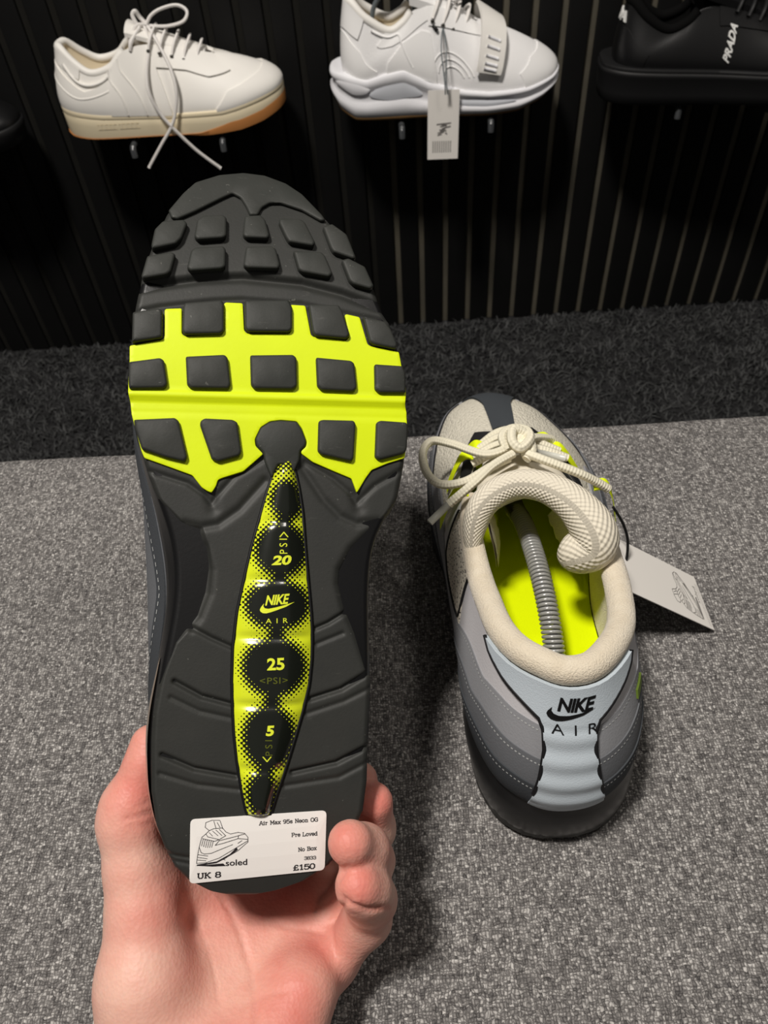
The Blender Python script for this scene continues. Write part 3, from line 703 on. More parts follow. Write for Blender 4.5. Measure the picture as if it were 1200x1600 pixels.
    for j, tv in enumerate(tt):
        wl, wr = np.interp(tv, (.15, .32, .6, .97), (-19, -15, -9, -7)), np.interp(tv, (.15, .32, .6, .97), (17, 15, 9, 7))
        for i, f in enumerate(np.linspace(1, 0, 9)): U[i, j] = u_at_x(wl+(wr-wl)*f, tv, False); T[i, j] = tv
    V, F = UP.patch(U, T, 1.6, 1.4); mk('toe_overlay', V, F, M['toe_suede'], root, sharp=50)
    # heel strip: wide tab under the collar, narrow spine to the midsole
    tt = np.linspace(.0, .94, 46); U = np.zeros((17, 46)); T = np.zeros((17, 46))
    for j, tv in enumerate(tt):
        hw = np.interp(tv, (0, .12, .3, .5, .62, .69, .75, .81, .87, .94), (16, 15, 12.5, 10.5, 10.5, 12, 18, 24.5, 28.5, 29.5))
        for i, f in enumerate(np.linspace(-1, 1, 17)):
            tv2 = tv+(.03*(1-f*f) if tv < .1 else 0)*-1; U[i, j] = u_at_x(-1.5+hw*f, tv); T[i, j] = tv2
    def rel(U, T): return .5*np.sin(np.clip((.66-T)/.16, 0, 9)*2*pi-1.2)*(T < .66)*(T > .05)
    V, F = UP.patch(U, T, 3.5, 2.2, rel); mk('heel_strip', V, F, M['heel_strip'], root, sharp=50, label='pale reflective heel strip with printed lettering')
    hs = bpy.data.objects[-1] if False else [c for c in root.children if c.name.startswith('heel_strip')][0]
    for s_ in (0, -1):                                            # black piping along both edges
        pts = UP.P(U[s_, 7:], T[s_, 7:])+UP.N(U[s_, 7:], T[s_, 7:])*2.9
        tube('piping', pts, 1.0, M['piping'], root, 6)
    def on_strip(V2, F2, x0, x1, t0, t1, name, m):
        """lay flat lettering on the strip: x across (mm), t up"""
        out = []
        for a, b in V2:
            tv = t0+(t1-t0)*b; x = x0+(x1-x0)*a; uu = np.array(u_at_x(x, tv)); out.append(UP.P(uu, tv)+UP.N(uu, tv)*(3.85+float(rel(uu, np.array(tv)))))
        o = mk(name, np.array(out), up_faces(V2, F2, True), m, hs, smooth=False)
    on_strip(*text_geo('NIKE', .035, .28, .92), -6.5, 8.5, .775, .875, 'lettering', M['black'])
    on_strip(*swoosh(), -10.5, 8.5, .70, .80, 'emblem', M['black'])
    on_strip(*text_geo('AIR', .0, 0, 2.0), -9, 9.5, .625, .69, 'lettering', M['black'])
    # insole and inner walls
    uu = np.linspace(0, 1, 120, endpoint=False); k = UP.K(uu); o = UP.out(uu)
    ins = k[:, :3]-o*7; ins[:, 2] = 33+.0*ins[:, 2]
    Vi = np.vstack([ins, [[2, 140, 33.5]]]); Fi = [(i, (i+1) % 120, 120) for i in range(120)]
    mk('insole', Vi, Fi, M['neon_cloth'], root)
    a = np.linspace(-.27, .27, 70); kk = UP.K(a); oo = UP.out(a)
    rows = []
    for f in np.linspace(0, 1, 8):
        C = kk[:, 3:6]-oo*5-np.array((0, 0, 2)); B = kk[:, :3]-oo*6.5; B[:, 2] = 33.2
        rows.append(C*(1-f)+B*f-oo*(2.0*sin(f*pi))[..., None] if False else C*(1-f)+B*f)
    mk('inner_wall', np.stack(rows, 1).reshape(-1, 3), [f[::-1] for f in gridF(70, 8)][::1], M['cream_terry'], root)
    # padded collar
    C = kk[:, 3:6]-oo*4.0+np.array((0, 0, -.5)); rr = 6.6-1.2*np.clip((abs(a)-.18)/.09, 0, 1)
    tube('collar_padding', C, rr, M['cream_terry'], root, 16)
    if not full: return
    # tongue: sheet under the laces and the thick padded top edge
    rows = []
    for f in np.linspace(0, 1, 20):
        y = 228-(228-142)*f; z = 60+40*f**.9+ (6*sin(f*pi)); hw = 12+24*f
        rows.append([(x*hw+2, y-8*f*abs(x)**2, z-(4+15*f)*x*x) for x in np.linspace(-1, 1, 15)])
    A = np.array(rows); A2 = A-np.array((0, -2.0, 3.0))
    V = np.vstack([A.reshape(-1, 3), A2.reshape(-1, 3)]); F = gridF(20, 15)+[[i+300 for i in f][::-1] for f in gridF(20, 15)]
    bo = [i*15 for i in range(20)]+[19*15+j for j in range(1, 15)]+[i*15+14 for i in range(18, -1, -1)]+list(range(13, 0, -1))
    F += [(bo[(i+1) % len(bo)], bo[i], 300+bo[i], 300+bo[(i+1) % len(bo)]) for i in range(len(bo))]
    tg = mk('tongue', V, [f[::-1] for f in F], M['cream_knit'], root)
    V, F, uv = tube_geo(spl([(-33,122,78),(-31,132,90),(-25,139,101),(-11,143,108),(4,139,110),(17,130,107),(26,119,100),(27,113,92),(18,113,86),(13,117,80)], 60), spl([3,6.5,7.5,7.5,8,9.5,11.5,12,10.5,3], 60)[:, 0], 22)
    uv2 = uv.copy(); uv2[:, 1] *= .054
    mk('padded_edge', V, F, M['cream_knit'], tg, uv=uv2)
    # inner gusset flaps behind the tongue
    for pts, low in (([(-27,152,97),(-25,138,94),(-23,126,86)], [(-16,160,62),(-15,146,60),(-18,130,56)]), ([(20,140,98),(25,126,94),(28,114,86)], [(15,160,62),(18,144,60),(23,124,57)])):
        q, l = spl(pts, 14), spl(low, 14); f = np.linspace(0, 1, 8)[None, :, None]; V = q[:, None]*(1-f)+l[:, None]*f+np.array((0, 0, 3.0))*np.sin(f*pi); V[:, -1, 2] += 1.5*np.sin(np.arange(14)*1.9)
        V = np.concatenate([V, V+np.array((1.2, 0, 0))], 0)
        mk('gusset', V.reshape(-1, 3), gridF(14, 8)+[g[::-1] for g in gridF(14, 8, base=112)], M['cream_terry'], tg)
    # webbing eyelet loops
    for pts in ([(-23,188,80),(-27,192,84),(-33,190,81),(-41,182,66)], [(-31,160,86),(-36,163,86),(-42,160,78),(-47,158,62)], [(-26,205,74),(-22,203,80),(-16,201,79)],
                [(19,196,78),(25,194,83),(31,190,78),(39,184,66)], [(38,160,85),(45,160,85),(49,157,78),(52,154,64)], [(15,211,74),(20,207,79),(26,204,75)]):
        q = spl(pts, 16); w_ = np.array((.3, 3.6, .3)); V = np.stack([q-w_, q+w_, q+w_+(0, 0, 1.2), q-w_+(0, 0, 1.2)], 1)
        mk('eyelet_loop', V.reshape(-1, 3), gridF(16, 4, False, True), M['neon_web'], root, sharp=40)
    # laces
    R_ = 2.5
    def lace(pts, r=R_, n=60, nm='lace', m='lace', par=root): return tube(nm, pts, r, M[m], par, 10, n)
    for y, z, hw in ((214, 76, 17), (203, 82, 21), (192, 87, 25), (181, 92, 27)):
        lace([(-hw, y-2, z-3), (-hw*.5, y+1, z+2), (0, y+2, z+3.5), (hw*.5, y+1, z+2), (hw, y-2, z-3)], 2.3, 30)
    lace([(-4,180,101),(-20,174,101),(-37,190,95),(-48,199,90),(-54,192,88),(-53,178,86),(-46,166,88),(-33,162,93),(-19,166,99),(-8,170,101)], n=90)
    la = lace([(-6,171,103),(-18,163,103),(-29,154,100),(-43,148,91)], n=40)
    tube('aglet', [(-43,148,91),(-54,140,86)], 2.1, M['aglet'], la, 8)
    lace([(0,173,102),(10,166,102),(27,160,97),(38,159,90),(46,158,84)], n=40)
    lace([(2,184,99),(10,192,94),(20,199,86),(24,200,82)], n=30)
    lb = lace([(0,176,100),(6,178,97)], 2.2, 10); tube('aglet', [(6,178,97),(25,178,90)], 2.0, M['aglet'], lb, 8)
    kn = lace([(-8,176,101),(-10,184,104),(-4,190,104),(3,186,106),(4,178,107),(-2,172,106),(-6,176,108),(-4,184,109),(3,182,106),(5,174,102),(1,169,100)], 2.7, 90, 'knot')
    lace([(-5,177,103),(-1,181,105),(1,184,104),(3,180,104),(0,177,104),(-3,181,103)], 2.9, 40, 'knot')

# ---- outsole shared by both shoes
def build_outsole(root, detail):
    nr, nc = (680, 230) if detail else (90, 30)
    q = .5-.5*np.cos(np.linspace(0, pi, nr)); q = .35*q+.65*np.linspace(0, 1, nr)
    py = 271.2+(1399.9-271.2)*q
    xl, xr = np.interp(py, SL_[:, 1], SL_[:, 0]), np.interp(py, SR_[:, 1], SR_[:, 0])
    c = np.linspace(0, 1, nc); px = xl[:, None]+(xr-xl)[:, None]*c[None]
    pp = np.stack([px, np.broadcast_to(py[:, None], px.shape)], -1).reshape(-1, 2)
    xy = loc(pp); z = spring(xy[:, 0], xy[:, 1])
    if detail: z = z+relief(pp)
    ed = np.minimum(pp[:, 0]-np.repeat(xl, nc), np.repeat(xr, nc)-pp[:, 0]); ed = np.minimum(ed, np.minimum(pp[:, 1]-271, 1400-pp[:, 1])*1.5)
    z = z+1.6*(1-np.clip(ed/9, 0, 1))**2
    V = np.column_stack([xy, z]); F = [f[::-1] for f in gridF(nr, nc)]
    bi = [i*nc for i in range(nr)]+[(nr-1)*nc+j for j in range(1, nc)]+[i*nc+nc-1 for i in range(nr-2, -1, -1)]+[j for j in range(nc-2, 0, -1)]
    B = V[bi].copy(); B[:, 2] = spring(B[:, 0], B[:, 1])+9; b0 = len(V); n = len(bi); V = np.vstack([V, B])
    F += [(bi[i], bi[(i+1) % n], b0+(i+1) % n, b0+i) for i in range(n)]
    return mk('outsole', V, F, M['rubber'], root, sharp=70)
NEON = c5((55,250),(55,195),(180,172),(186,160),(186,62),(192,57),(250,55),(250,150),(262,160),(400,152),(410,140),(408,38),(415,33),(478,36),(483,138),(495,150),(650,150),(660,140),(653,45),(660,42),(712,45),(733,155),(745,163),(865,175),(876,165),(860,80),(866,77),(915,88),(945,190),(960,198),(1062,218),(1072,272),(1086,330),(1089,380),(1083,408),(1091,440),(1092,475),(1094,530),(1086,600),(1084,615),(1020,635),(960,660),(938,690),(905,745),(885,692),(820,665),(740,630),(697,598),(697,588),(715,572),(718,553),(700,505),(680,478),(620,473),(580,478),(545,500),(523,545),(526,570),(555,600),(480,665),(400,690),(385,697),(378,720),(362,745),(345,738),(325,725),(290,680),(180,640),(110,615),(100,592),(75,500),(62,450),(58,410),(50,368),(50,320))
BLOCKS = [c5(*b) for b in (
 [(68,75),(165,60),(180,70),(178,170),(65,187)], [(262,40),(400,30),(408,45),(408,145),(395,155),(262,158),(252,145),(255,60)], [(485,30),(650,30),(662,60),(662,138),(650,148),(497,147),(486,135)], [(722,45),(835,48),(850,75),(876,160),(865,173),(748,163),(738,150)], [(925,90),(1008,110),(1030,140),(1053,195),(1048,212),(965,195),(950,185)],
 [(54,260),(170,245),(185,255),(198,345),(185,358),(55,360),(52,330)], [(265,240),(410,233),(422,245),(433,345),(425,360),(285,358),(270,345)], [(505,235),(665,233),(678,245),(680,350),(665,362),(520,360),(508,345)], [(750,243),(880,255),(893,265),(902,358),(890,370),(770,365),(755,350)], [(968,268),(1072,275),(1083,300),(1084,375),(985,375),(970,362)],
 [(72,475),(225,468),(240,480),(272,615),(262,632),(190,615),(102,585),(77,510)], [(320,480),(335,470),(440,475),(458,485),(473,595),(465,610),(385,632),(362,622),(318,495)], [(760,480),(775,475),(890,478),(898,490),(890,620),(880,630),(770,605),(757,592)], [(975,485),(990,478),(1087,485),(1093,500),(1088,585),(1079,600),(985,625),(970,615)])]+[c4(*b) for b in (
 [(150,270),(180,240),(260,235),(272,250),(250,305),(230,325),(140,345),(137,330)], [(308,235),(330,220),(405,217),(418,228),(417,295),(405,303),(310,310),(297,298)], [(485,220),(545,218),(562,235),(578,295),(570,305),(490,302),(478,292)], [(615,230),(690,232),(710,245),(748,320),(740,333),(650,318),(638,300),(612,245)], [(775,260),(810,250),(865,290),(900,378),(888,380),(815,355),(805,340)],
 [(122,370),(215,355),(228,365),(210,430),(195,440),(106,456),(100,445)], [(285,350),(300,338),(405,333),(415,345),(414,410),(400,418),(285,427),(270,415)], [(490,335),(590,333),(602,345),(617,405),(610,418),(495,415),(480,405)], [(665,350),(770,355),(785,370),(812,435),(800,448),(700,430),(685,420)], [(845,385),(870,378),(933,410),(966,483),(953,493),(890,475),(875,462)])]
TIP = c4((205,205),(200,195),(255,130),(300,90),(390,62),(480,54),(560,64),(640,94),(700,134),(775,212),(788,232),(770,235),(700,195),(620,168),(580,168),(550,185),(535,213),(505,213),(490,180),(470,148),(440,132),(400,150),(300,200),(235,228),(210,222))
KNOB = c5((525,545),(545,502),(580,480),(620,475),(680,480),(698,507),(715,553),(712,570),(692,590),(690,625),(660,690),(640,640),(610,640),(585,690),(560,630),(556,597),(530,570))
WL = c6((590,66),(565,110),(540,180),(500,320),(470,430),(440,560),(410,700),(392,850),(388,1000))+c7((425,150),(425,250),(432,380),(445,500),(465,620),(485,712))
WR = c6((620,60),(648,75),(660,110),(675,180),(690,280),(700,420),(712,560),(725,700),(730,800))+c7((748,80),(738,180),(715,280),(680,400),(640,530),(605,630),(580,712))
def rowmask(): pass
CH = [(448,783,24,29), (439,860,39,40), (433,945,48,37), (428,1041,48,43), (420,1150,39,48), (409,1238,22,34)]
def print_field(p):
    d = np.full(len(p), 1e9)
    for cx, cy, rx, ry in CH:
        e = np.sqrt(((p[:, 0]-cx)/rx)**2+((p[:, 1]-cy)/ry)**2); k = np.sqrt(((p[:, 0]-cx)/rx**2)**2+((p[:, 1]-cy)/ry**2)**2)+1e-9
        d = np.minimum(d, e*(e-1)/k)
    d = np.minimum(d, seg_dist(p, [c[:2] for c in CH])-11)
    top = np.clip((762-p[:, 1])/30, 0, 1)
    f = 1.08-1.12*np.clip((d+8)/24, 0, 1)
    return np.maximum(f, .62*top)
def build_sole_detail(root, osole):
    zf = lambda xy: spring(xy[:, 0], xy[:, 1])
    def plate(poly, top, bot, bev, rnd=0, step=None, zfun=zf):
        p = np.array(poly, float)
        if rnd: p = roundpoly(p, rnd)
        return slab(loc(resample(p, 6)), zfun, top, bot, bev, step)
    NYR = loc([(420, 629), (420, 648), (420, 637)])[:, 1]
    def zn(xy): return zf(xy)-1.3*np.exp(-((xy[:, 1]-NYR[0]-1.6)/1.5)**2)+.5*np.exp(-((xy[:, 1]-NYR[0]+1.5)/1.3)**2)+.45*np.exp(-((xy[:, 1]-NYR[1])/.9)**2)
    V, F = plate(roundpoly(NEON, 2.5, 2), 1.0, -1.0, .25, 0, 1.3, zn); mk('neon_plate', V, F, M['neon'], root, sharp=60, label='neon yellow forefoot rubber')
    for b in BLOCKS:
        V, F = plate(b, 3.4, -.8, 1.1, 3); mk('tread_block', V, F, M['rubber_block'], root, sharp=60)
    V, F = plate(TIP, 2.0, -.8, 1.0, 3, 6); mk('toe_pad', V, F, M['rubber_block'], root, sharp=60)
    V, F = plate(KNOB, 1.9, -.8, .9, 3); mk('tread_knob', V, F, M['rubber_block'], root, sharp=60)
    # visible air unit: long convex lens with a halftone print
    wl, wr = np.array(WL), np.array(WR)
    py = np.linspace(722.5, 1272, 150); nc = 44
    xl = np.interp(py, wl[:, 1], wl[:, 0]); xr = np.interp(py, wr[:, 1], wr[:, 0])
    xl[:3] = xl[3]+np.array((12, 6, 2)); xr[:3] = xr[3]-np.array((4, 2, 1))
    c = np.linspace(0, 1, nc); px = xl[:, None]+(xr-xl)[:, None]*c[None]
    pp = np.stack([px, np.broadcast_to(py[:, None], px.shape)], -1).reshape(-1, 2)
    xy = loc(pp); e = np.tile(c, len(py))*2-1
    neck = sum(np.exp(-((pp[:, 1]-y)/7)**2) for y in (815, 905, 995, 1100, 1200))
    bul = 3.4*(1-np.abs(e)**2.6)*(1-.32*neck*np.clip(np.abs(e)*1.6-.35, 0, 1))*np.clip(np.repeat(np.minimum(py-720, 1275-py), nc)/18, .15, 1)**.5
    bul = bul+.9*(1-neck)*(1-e*e)
    zb = lambda xy_, b: zf(xy_)-.3-b
    V = np.column_stack([xy, zb(xy, bul)])
    bi = [i*nc for i in range(len(py))]+[(len(py)-1)*nc+j for j in range(1, nc)]+[i*nc+nc-1 for i in range(len(py)-2, -1, -1)]+[j for j in range(nc-2, 0, -1)]
    B = V[bi]+np.array((0, 0, 2.5)); b0 = len(V); n = len(bi); Va = np.vstack([V, B])
    F = [f[::-1] for f in gridF(len(py), nc)]+[(bi[i], bi[(i+1) % n], b0+(i+1) % n, b0+i) for i in range(n)]
    fld = np.concatenate([print_field(pp), print_field(pp)[bi]]); ax = np.array(loc([(420, 1000), (428, 900)])); 
    air = mk('air_unit', Va, F, M['air'], root, uv=np.vstack([xy, xy[bi]]), attr={'print_field': fld}, label='glossy neon and black air unit')
    rim = np.vstack([loc(pp[bi])]); rz = zf(rim)
    tube('rim', np.column_stack([rim, rz-.2])[::3], .8, M['black'], air, 6, closed=True)
    # lettering printed on the air unit
    Zg = zb(xy, bul).reshape(len(py), nc)
    def zlook(p):
        fy = np.clip((p[:, 1]-py[0])/(py[1]-py[0]), 0, len(py)-1.001); l, r = np.interp(p[:, 1], py, xl), np.interp(p[:, 1], py, xr); fx = np.clip((p[:, 0]-l)/(r-l)*(nc-1), 0, nc-1.001)
        i, j = fy.astype(int), fx.astype(int); a, b = fy-i, fx-j
        return Zg[i, j]*(1-a)*(1-b)+Zg[i+1, j]*a*(1-b)+Zg[i, j+1]*(1-a)*b+Zg[i+1, j+1]*a*b
    def put(geo, o, ux, vy, m, name='lettering', lift=.14):
        V2, F2 = geo; o, ux, vy = map(np.array, (o, ux, vy)); p = o+V2[:, :1]*ux+V2[:, 1:]*vy
        q = loc(p); mk(name, np.column_stack([q, zlook(p)-lift]), up_faces(q, F2, False), m, air, smooth=False)
    NP = M['neon_print']
    put(text_geo('20', .04, .18), (423, 884), (31, -1), (0, -15), NP)
    put(text_geo('PSI', .0, 0, 1.5), (447.5, 866), (-.5, -23), (-12, 0), NP)
    put(ribbons([[(0, 0), (.5, 1), (1, 0)]], .16), (436, 840), (12, 0), (0, -7), NP)
    put(text_geo('NIKE', .03, .28, .95), (413, 946), (38, -3), (0, -15.5), NP)
    put(swoosh(), (405, 960), (54, -4), (0, -18), NP)
    put(text_geo('AIR', .0, 0, 2.0), (414, 973.5), (34, -1), (0, -7.5), NP)
    put(text_geo('25', .03, 0), (416, 1046), (27, -1), (0, -19), NP)
    put(text_geo('<PSI>', .0, 0, 1.1), (405, 1067), (43, -1), (0, -10), M['dim_print'])
    put(text_geo('5', .04, .1), (414, 1147), (13, -.5), (0, -16), NP)
    put(text_geo('PSI', .0, 0, 1.5), (424.5, 1177), (-.5, -24), (-11, 0), M['dim_print'])
    put(ribbons([[(0, 1), (.5, 0), (1, 1)]], .16), (410, 1186), (12, 0), (0, -7), NP)
    # price sticker on the heel
    TL, TR, BR, BL = map(np.array, ((297.5, 1279.5), (510, 1265.5), (507, 1358.5), (296, 1380)))
    cr = roundpoly([TL, TR, BR, BL], 8, 4)
    V, F = slab(loc(cr), zf, .75, .4, .05, 5); st = mk('price_sticker', V, F, M['sticker'], root, smooth=False, label='white price sticker printed with a sneaker sketch and black slab lettering')
    A = np.array([(90,145),(1100,78),(1085,520),(80,618)], float)
    def crop(p): return np.array((280, 1250))+np.asarray(p, float)/4.8
    def putS(geo, x0, y0, x1, y1, h, m=M['ink'], name='lettering'):
        V2, F2 = geo; p = crop(np.column_stack([x0+(x1-x0)*V2[:, 0], y0+(y1-y0)*V2[:, 0]-h*V2[:, 1]]))
        q = loc(p); mk(name, np.column_stack([q, zf(q)-.80]), up_faces(q, F2, False), m, st, smooth=False)
    putS(slab_text('Air Max 95s Neon OG', 1.25), 597, 188, 1040, 158, 34); putS(slab_text('Pre Loved', 1.25), 840, 275, 1035, 263, 34)
    putS(slab_text('No Box', 1.25), 890, 385, 1030, 371, 34); putS(slab_text('3833', 1.2), 934, 446, 1026, 440, 28)
    putS(slab_text('£150', 1.35), 852, 528, 1020, 512, 46); putS(slab_text('UK 8', 1.35), 135, 590, 316, 577, 48); putS(text_geo('soled', .02, 0, 1.0), 348, 491, 510, 482, 46)
    V2, F2 = sketch_geo(); p = crop(V2); q = loc(p); mk('printed_sketch', np.column_stack([q, zf(q)-.80]), up_faces(q, F2, False), M['ink'], st, smooth=False)
M['side_air'] = mat('smoky_air_window', (130, 116, 104), .12, .5, coat=.5)

# held left shoe
Ctx.mirror = True
mw = Matrix(((-XM[0], YM[0], ZM[0], PH[0]), (-XM[1], YM[1], ZM[1], PH[1]), (-XM[2], YM[2], ZM[2], PH[2]), (0, 0, 0, 1)))
held = empty('running_shoe', 'sneaker held up in a hand, black and neon yellow sole facing the viewer', 'sneaker', mw=mw, group='pair of grey and neon running sneakers')
osl = build_outsole(held, True); build_midsole(held); build_upper(held, False); build_sole_detail(held, osl)
Ctx.mirror = False
# standing right shoe
SX, SY = .071, .128
stand = empty('running_shoe', 'grey gradient sneaker with neon insole standing on the bench, seen from its heel', 'sneaker', (SX, SY, BZ), group='pair of grey and neon running sneakers')
build_outsole(stand, False); build_midsole(stand); build_upper(stand, True)
# ------------------------------------------------------------------ things with the standing shoe
Ctx.k = .001
def coil_tree(loc_, path, label, group, r=4.6, wire=1.05, pitch=2.3, mcoil=None, nose=True):
    root = empty('shoe_tree', label, 'shoe tree', loc_, group=group)
    p = spl(path, 400); L = np.concatenate([[0], np.cumsum(np.linalg.norm(np.diff(p, axis=0), axis=1))]); tot = L[-1]
    turns = tot/pitch; n = int(turns*14); s = np.linspace(0, tot, n)
    c = np.stack([np.interp(s, L, p[:, i]) for i in range(3)], -1); t = np.gradient(c, axis=0); t /= np.linalg.norm(t, axis=1)[:, None]
    up = np.array((0, 0, 1.0)); b = np.cross(t, up); b /= np.linalg.norm(b, axis=1)[:, None]; nn = np.cross(b, t)
    a = s/pitch*2*pi; h = c+r*(np.cos(a)[:, None]*b+np.sin(a)[:, None]*nn)
    V, F, uv = tube_geo(h, wire, 6); mk('spring_coil', V, F, mcoil or M['spring'], root)
    return root, p
tree, tp = coil_tree((SX, SY, BZ), [(-1,178,50),(1,158,60),(2,130,67),(3,106,67),(4,84,60),(5,62,46)], 'grey coil-spring shoe tree arched inside the standing sneaker', None)
V, F, _ = tube_geo([(-3,212,42),(-2,196,46),(-1,180,52),(0,166,58)], [8, 7, 6, 5.2], 14, flat=.6); mk('toe_bar', V, F, M['spring_dark'], tree)
V, F, _ = tube_geo([(4.6,70,50),(5,60,44),(5,52,39)], [5, 6.5, 5], 14); mk('heel_knob', V, F, M['spring_dark'], tree)
# swing tag
def card_tag(name, label, cat, C, ex, ey, w_, h_, th, loc_, mcard):
    """card with corner C, edge directions ex, ey (unit), size w_ x h_"""
    root = empty(name, label, cat, loc_)
    ex = np.array(ex, float); ex /= np.linalg.norm(ex); ey = np.array(ey, float); ey -= ex*(ey@ex); ey /= np.linalg.norm(ey); nz = np.cross(ex, ey)
    q = roundpoly([(0, 0), (w_, 0), (w_, h_), (0, h_)], .8, 3)
    P2, T, _ = tri_poly(q); n = len(P2)
    V = np.vstack([C+P2[:, :1]*ex+P2[:, 1:]*ey+nz*th/2, C+P2[:, :1]*ex+P2[:, 1:]*ey-nz*th/2]); F = up_faces(P2, T)+[[i+n for i in f][::-1] for f in up_faces(P2, T)]
    F += [(n+i, n+(i+1) % n, (i+1) % n, i) for i in range(n)]
    card = mk('card', V, F, mcard, root, smooth=False)
    def put(geo, x0, y0, sx, sy, m, nm='lettering', rot=None):
        V2, F2 = geo; p = np.column_stack([x0+sx*V2[:, 0], y0+sy*V2[:, 1]])
        if rot: p = rot(p)
        mk(nm, C+p[:, :1]*ex+p[:, 1:]*ey+nz*(th/2+.06), up_faces(p, F2), m, card, smooth=False)
    return root, put
# corner at the far lower end; x along the short edge (heel to toe of the sketch), y back towards the shoe
c_out = np.array((111.5, 113.4, 3.)); c_far = np.array((110.8, 151.7, 4.)); c_in = np.array((52.6, 111., 51.6))
tag, put = card_tag('hang_tag', 'plain white swing tag with a grey sneaker sketch, sticking out beside the standing sneaker', 'tag', c_out, c_far-c_out, c_in-c_out, 38.4, 77, .5, (SX, SY, BZ), M['card'])
V2, F2 = sketch_geo(6.5); Q = np.column_stack([(V2[:, 0]-120)/400, (500-V2[:, 1])/360])
put((Q, F2), 4.0, 6.5, 30, 26, M['ink_grey'], 'printed_sketch')
put(text_geo('soled', .0, 0, 1.0), 17, 4.6, 12, 2.6, M['ink_grey'])
put(ribbons([[(0, 0), (1, 0)]], .02), 2, 3.0, 30, 10, M['ink_grey'], 'printed_line'); put(ribbons([[(0, 0), (1, 0)]], .02), 2, 1.6, 30, 10, M['ink_grey'], 'printed_line')
tube('cord', [(47,148,80),(53,146,70),(57,142,60),(57,136,50),(54,131,45),(50,133,46),(48,140,56)], .8, M['black'], tag, 8, 40)

# ------------------------------------------------------------------ shoes on the wall (lateral side to the viewer, toe to the right)
def place(name, label, cat, x, z, y=1.115, rz=0.0): return empty(name, label, cat, (x, y, z), -pi/2+rz)
def low_keys(L, wid, sole, coll, rise=(20, 16), tongue_w=18):
    """upper keys of a low sneaker: L length, sole(y) top of the sole, coll rows (y, half width, z) from heel to throat front"""
    hy = np.array((0, .02, .07, .14, .25, .38, .5, .62, .72, .82, .91, .97, 1.0))*L
    hw = np.array((0, .42, .7, .84, .9, .92, .96, 1.05, 1.1, 1.04, .82, .48, 0))*wid
    cl = spl(coll, 13); rows = []
    for i in range(13):
        f = i/12
        rows.append((hw[i], hy[i]+3*(i == 0)-3*(i == 12), sole(hy[i])-1, cl[i, 1], cl[i, 0], cl[i, 2], rise[0]*(1-f)+rise[1]*f, 3, 3+20*max(0, f-.45)*1.2, 16*(1-f)+0*f))
    k = [rows[0]]+rows[1:12]+[rows[12]]+[(-r[0], *r[1:3], -r[3], *r[4:]) for r in rows[11:0:-1]]
    return np.array(k, float)
def sole_geo(L, wid, top, bot, prof, n=180, keys=None, infl=2.0):
    """closed sole: outline in plan, per-station bottom and top, prof rows (height fraction, outward offset)"""
    up = Upper(keys); u = np.linspace(0, 1, n, endpoint=False); k = up.K(u); o = up.out(u)
    y = k[:, 1]; rings = []
    for f, off in prof:
        xy = k[:, :2]+o[:, :2]*(off+infl); rings.append(np.column_stack([xy, bot(y)+(top(y)-bot(y))*f]))
    m_ = len(rings); V = np.stack(rings, 1).reshape(-1, 3); F = gridF(n, m_, True, False); b0 = len(V)
    V = np.vstack([V, [[0, L/2, float(bot(np.array(L/2)))+1]], [[0, L/2, float(top(np.array(L/2)))-2]]])
    F += [((i+1) % n*m_, i*m_, b0) for i in range(n)]+[(i*m_+m_-1, (i+1) % n*m_+m_-1, b0+1) for i in range(n)]
    return V, F
def shell(up, root, m, name='upper', n=160, nt=20, th=2.0):
    u = np.linspace(0, 1, n, endpoint=False); t = np.linspace(0, 1, nt); P = up.P(u[:, None], t[None]); inn = P-up.N(u[:, None], t[None])*th
    V = np.vstack([P.reshape(-1, 3), inn.reshape(-1, 3)]); c = n*nt; F = gridF(n, nt, True, False); F = F+[[i+c for i in f][::-1] for f in F]
    F += [(i*nt+nt-1, ((i+1) % n)*nt+nt-1, c+((i+1) % n)*nt+nt-1, c+i*nt+nt-1) for i in range(n)]
    return mk(name, V, F, m, root)
def lining(up, root, m, a0=.2, r=5, depth=45, inset=3.5, rim=None):
    a = np.linspace(-a0, a0, 60); k = up.K(a); o = up.out(a)
    tube('collar_padding', k[:, 3:6]-o*inset-np.array((0, 0, 1.)), r, rim or m, root, 12)
    B = k[:, 3:6]-o*(inset+3); Bz = B.copy(); Bz[:, 2] -= depth
    V = np.stack([B, Bz], 1).reshape(-1, 3); V = np.vstack([V, Bz.mean(0)[None]]); F = [f[::-1] for f in gridF(60, 2)]+[((i+1)*2+1, i*2+1, 120) for i in range(59)]
    mk('lining', V, F, m, root)
def tongue(root, pts, m, w0, w1, th=4, nm='tongue'):
    q = spl(pts, 16); rows = []
    for i, p in enumerate(q):
        f = i/15; hw = w0+(w1-w0)*f
        for k_, zz in ((1, 0), ) : rows.append([(x*hw, p[1], p[2]-6*x*x) for x in np.linspace(-1, 1, 11)])
    A = np.array(rows); A2 = A-np.array((0, 0, th)); V = np.vstack([A.reshape(-1, 3), A2.reshape(-1, 3)]); c = 176
    bo = [i*11 for i in range(16)]+[15*11+j for j in range(1, 11)]+[i*11+10 for i in range(14, -1, -1)]+list(range(9, 0, -1))
    F = gridF(16, 11)+[[i+c for i in f][::-1] for f in gridF(16, 11)]+[(bo[(i+1) % len(bo)], bo[i], c+bo[i], c+bo[(i+1) % len(bo)]) for i in range(len(bo))]
    V = V; return mk(nm, V, [f[::-1] for f in F], m, root, sharp=60)
def side(up, u0, u1, lo, hi, off, m, root, name, nu=50, nv=10, label=None):
    V, F = up.panel(u0, u1, lo, hi, off, nu, nv, off+.8); return mk(name, V, F, m, root, sharp=50, label=label)
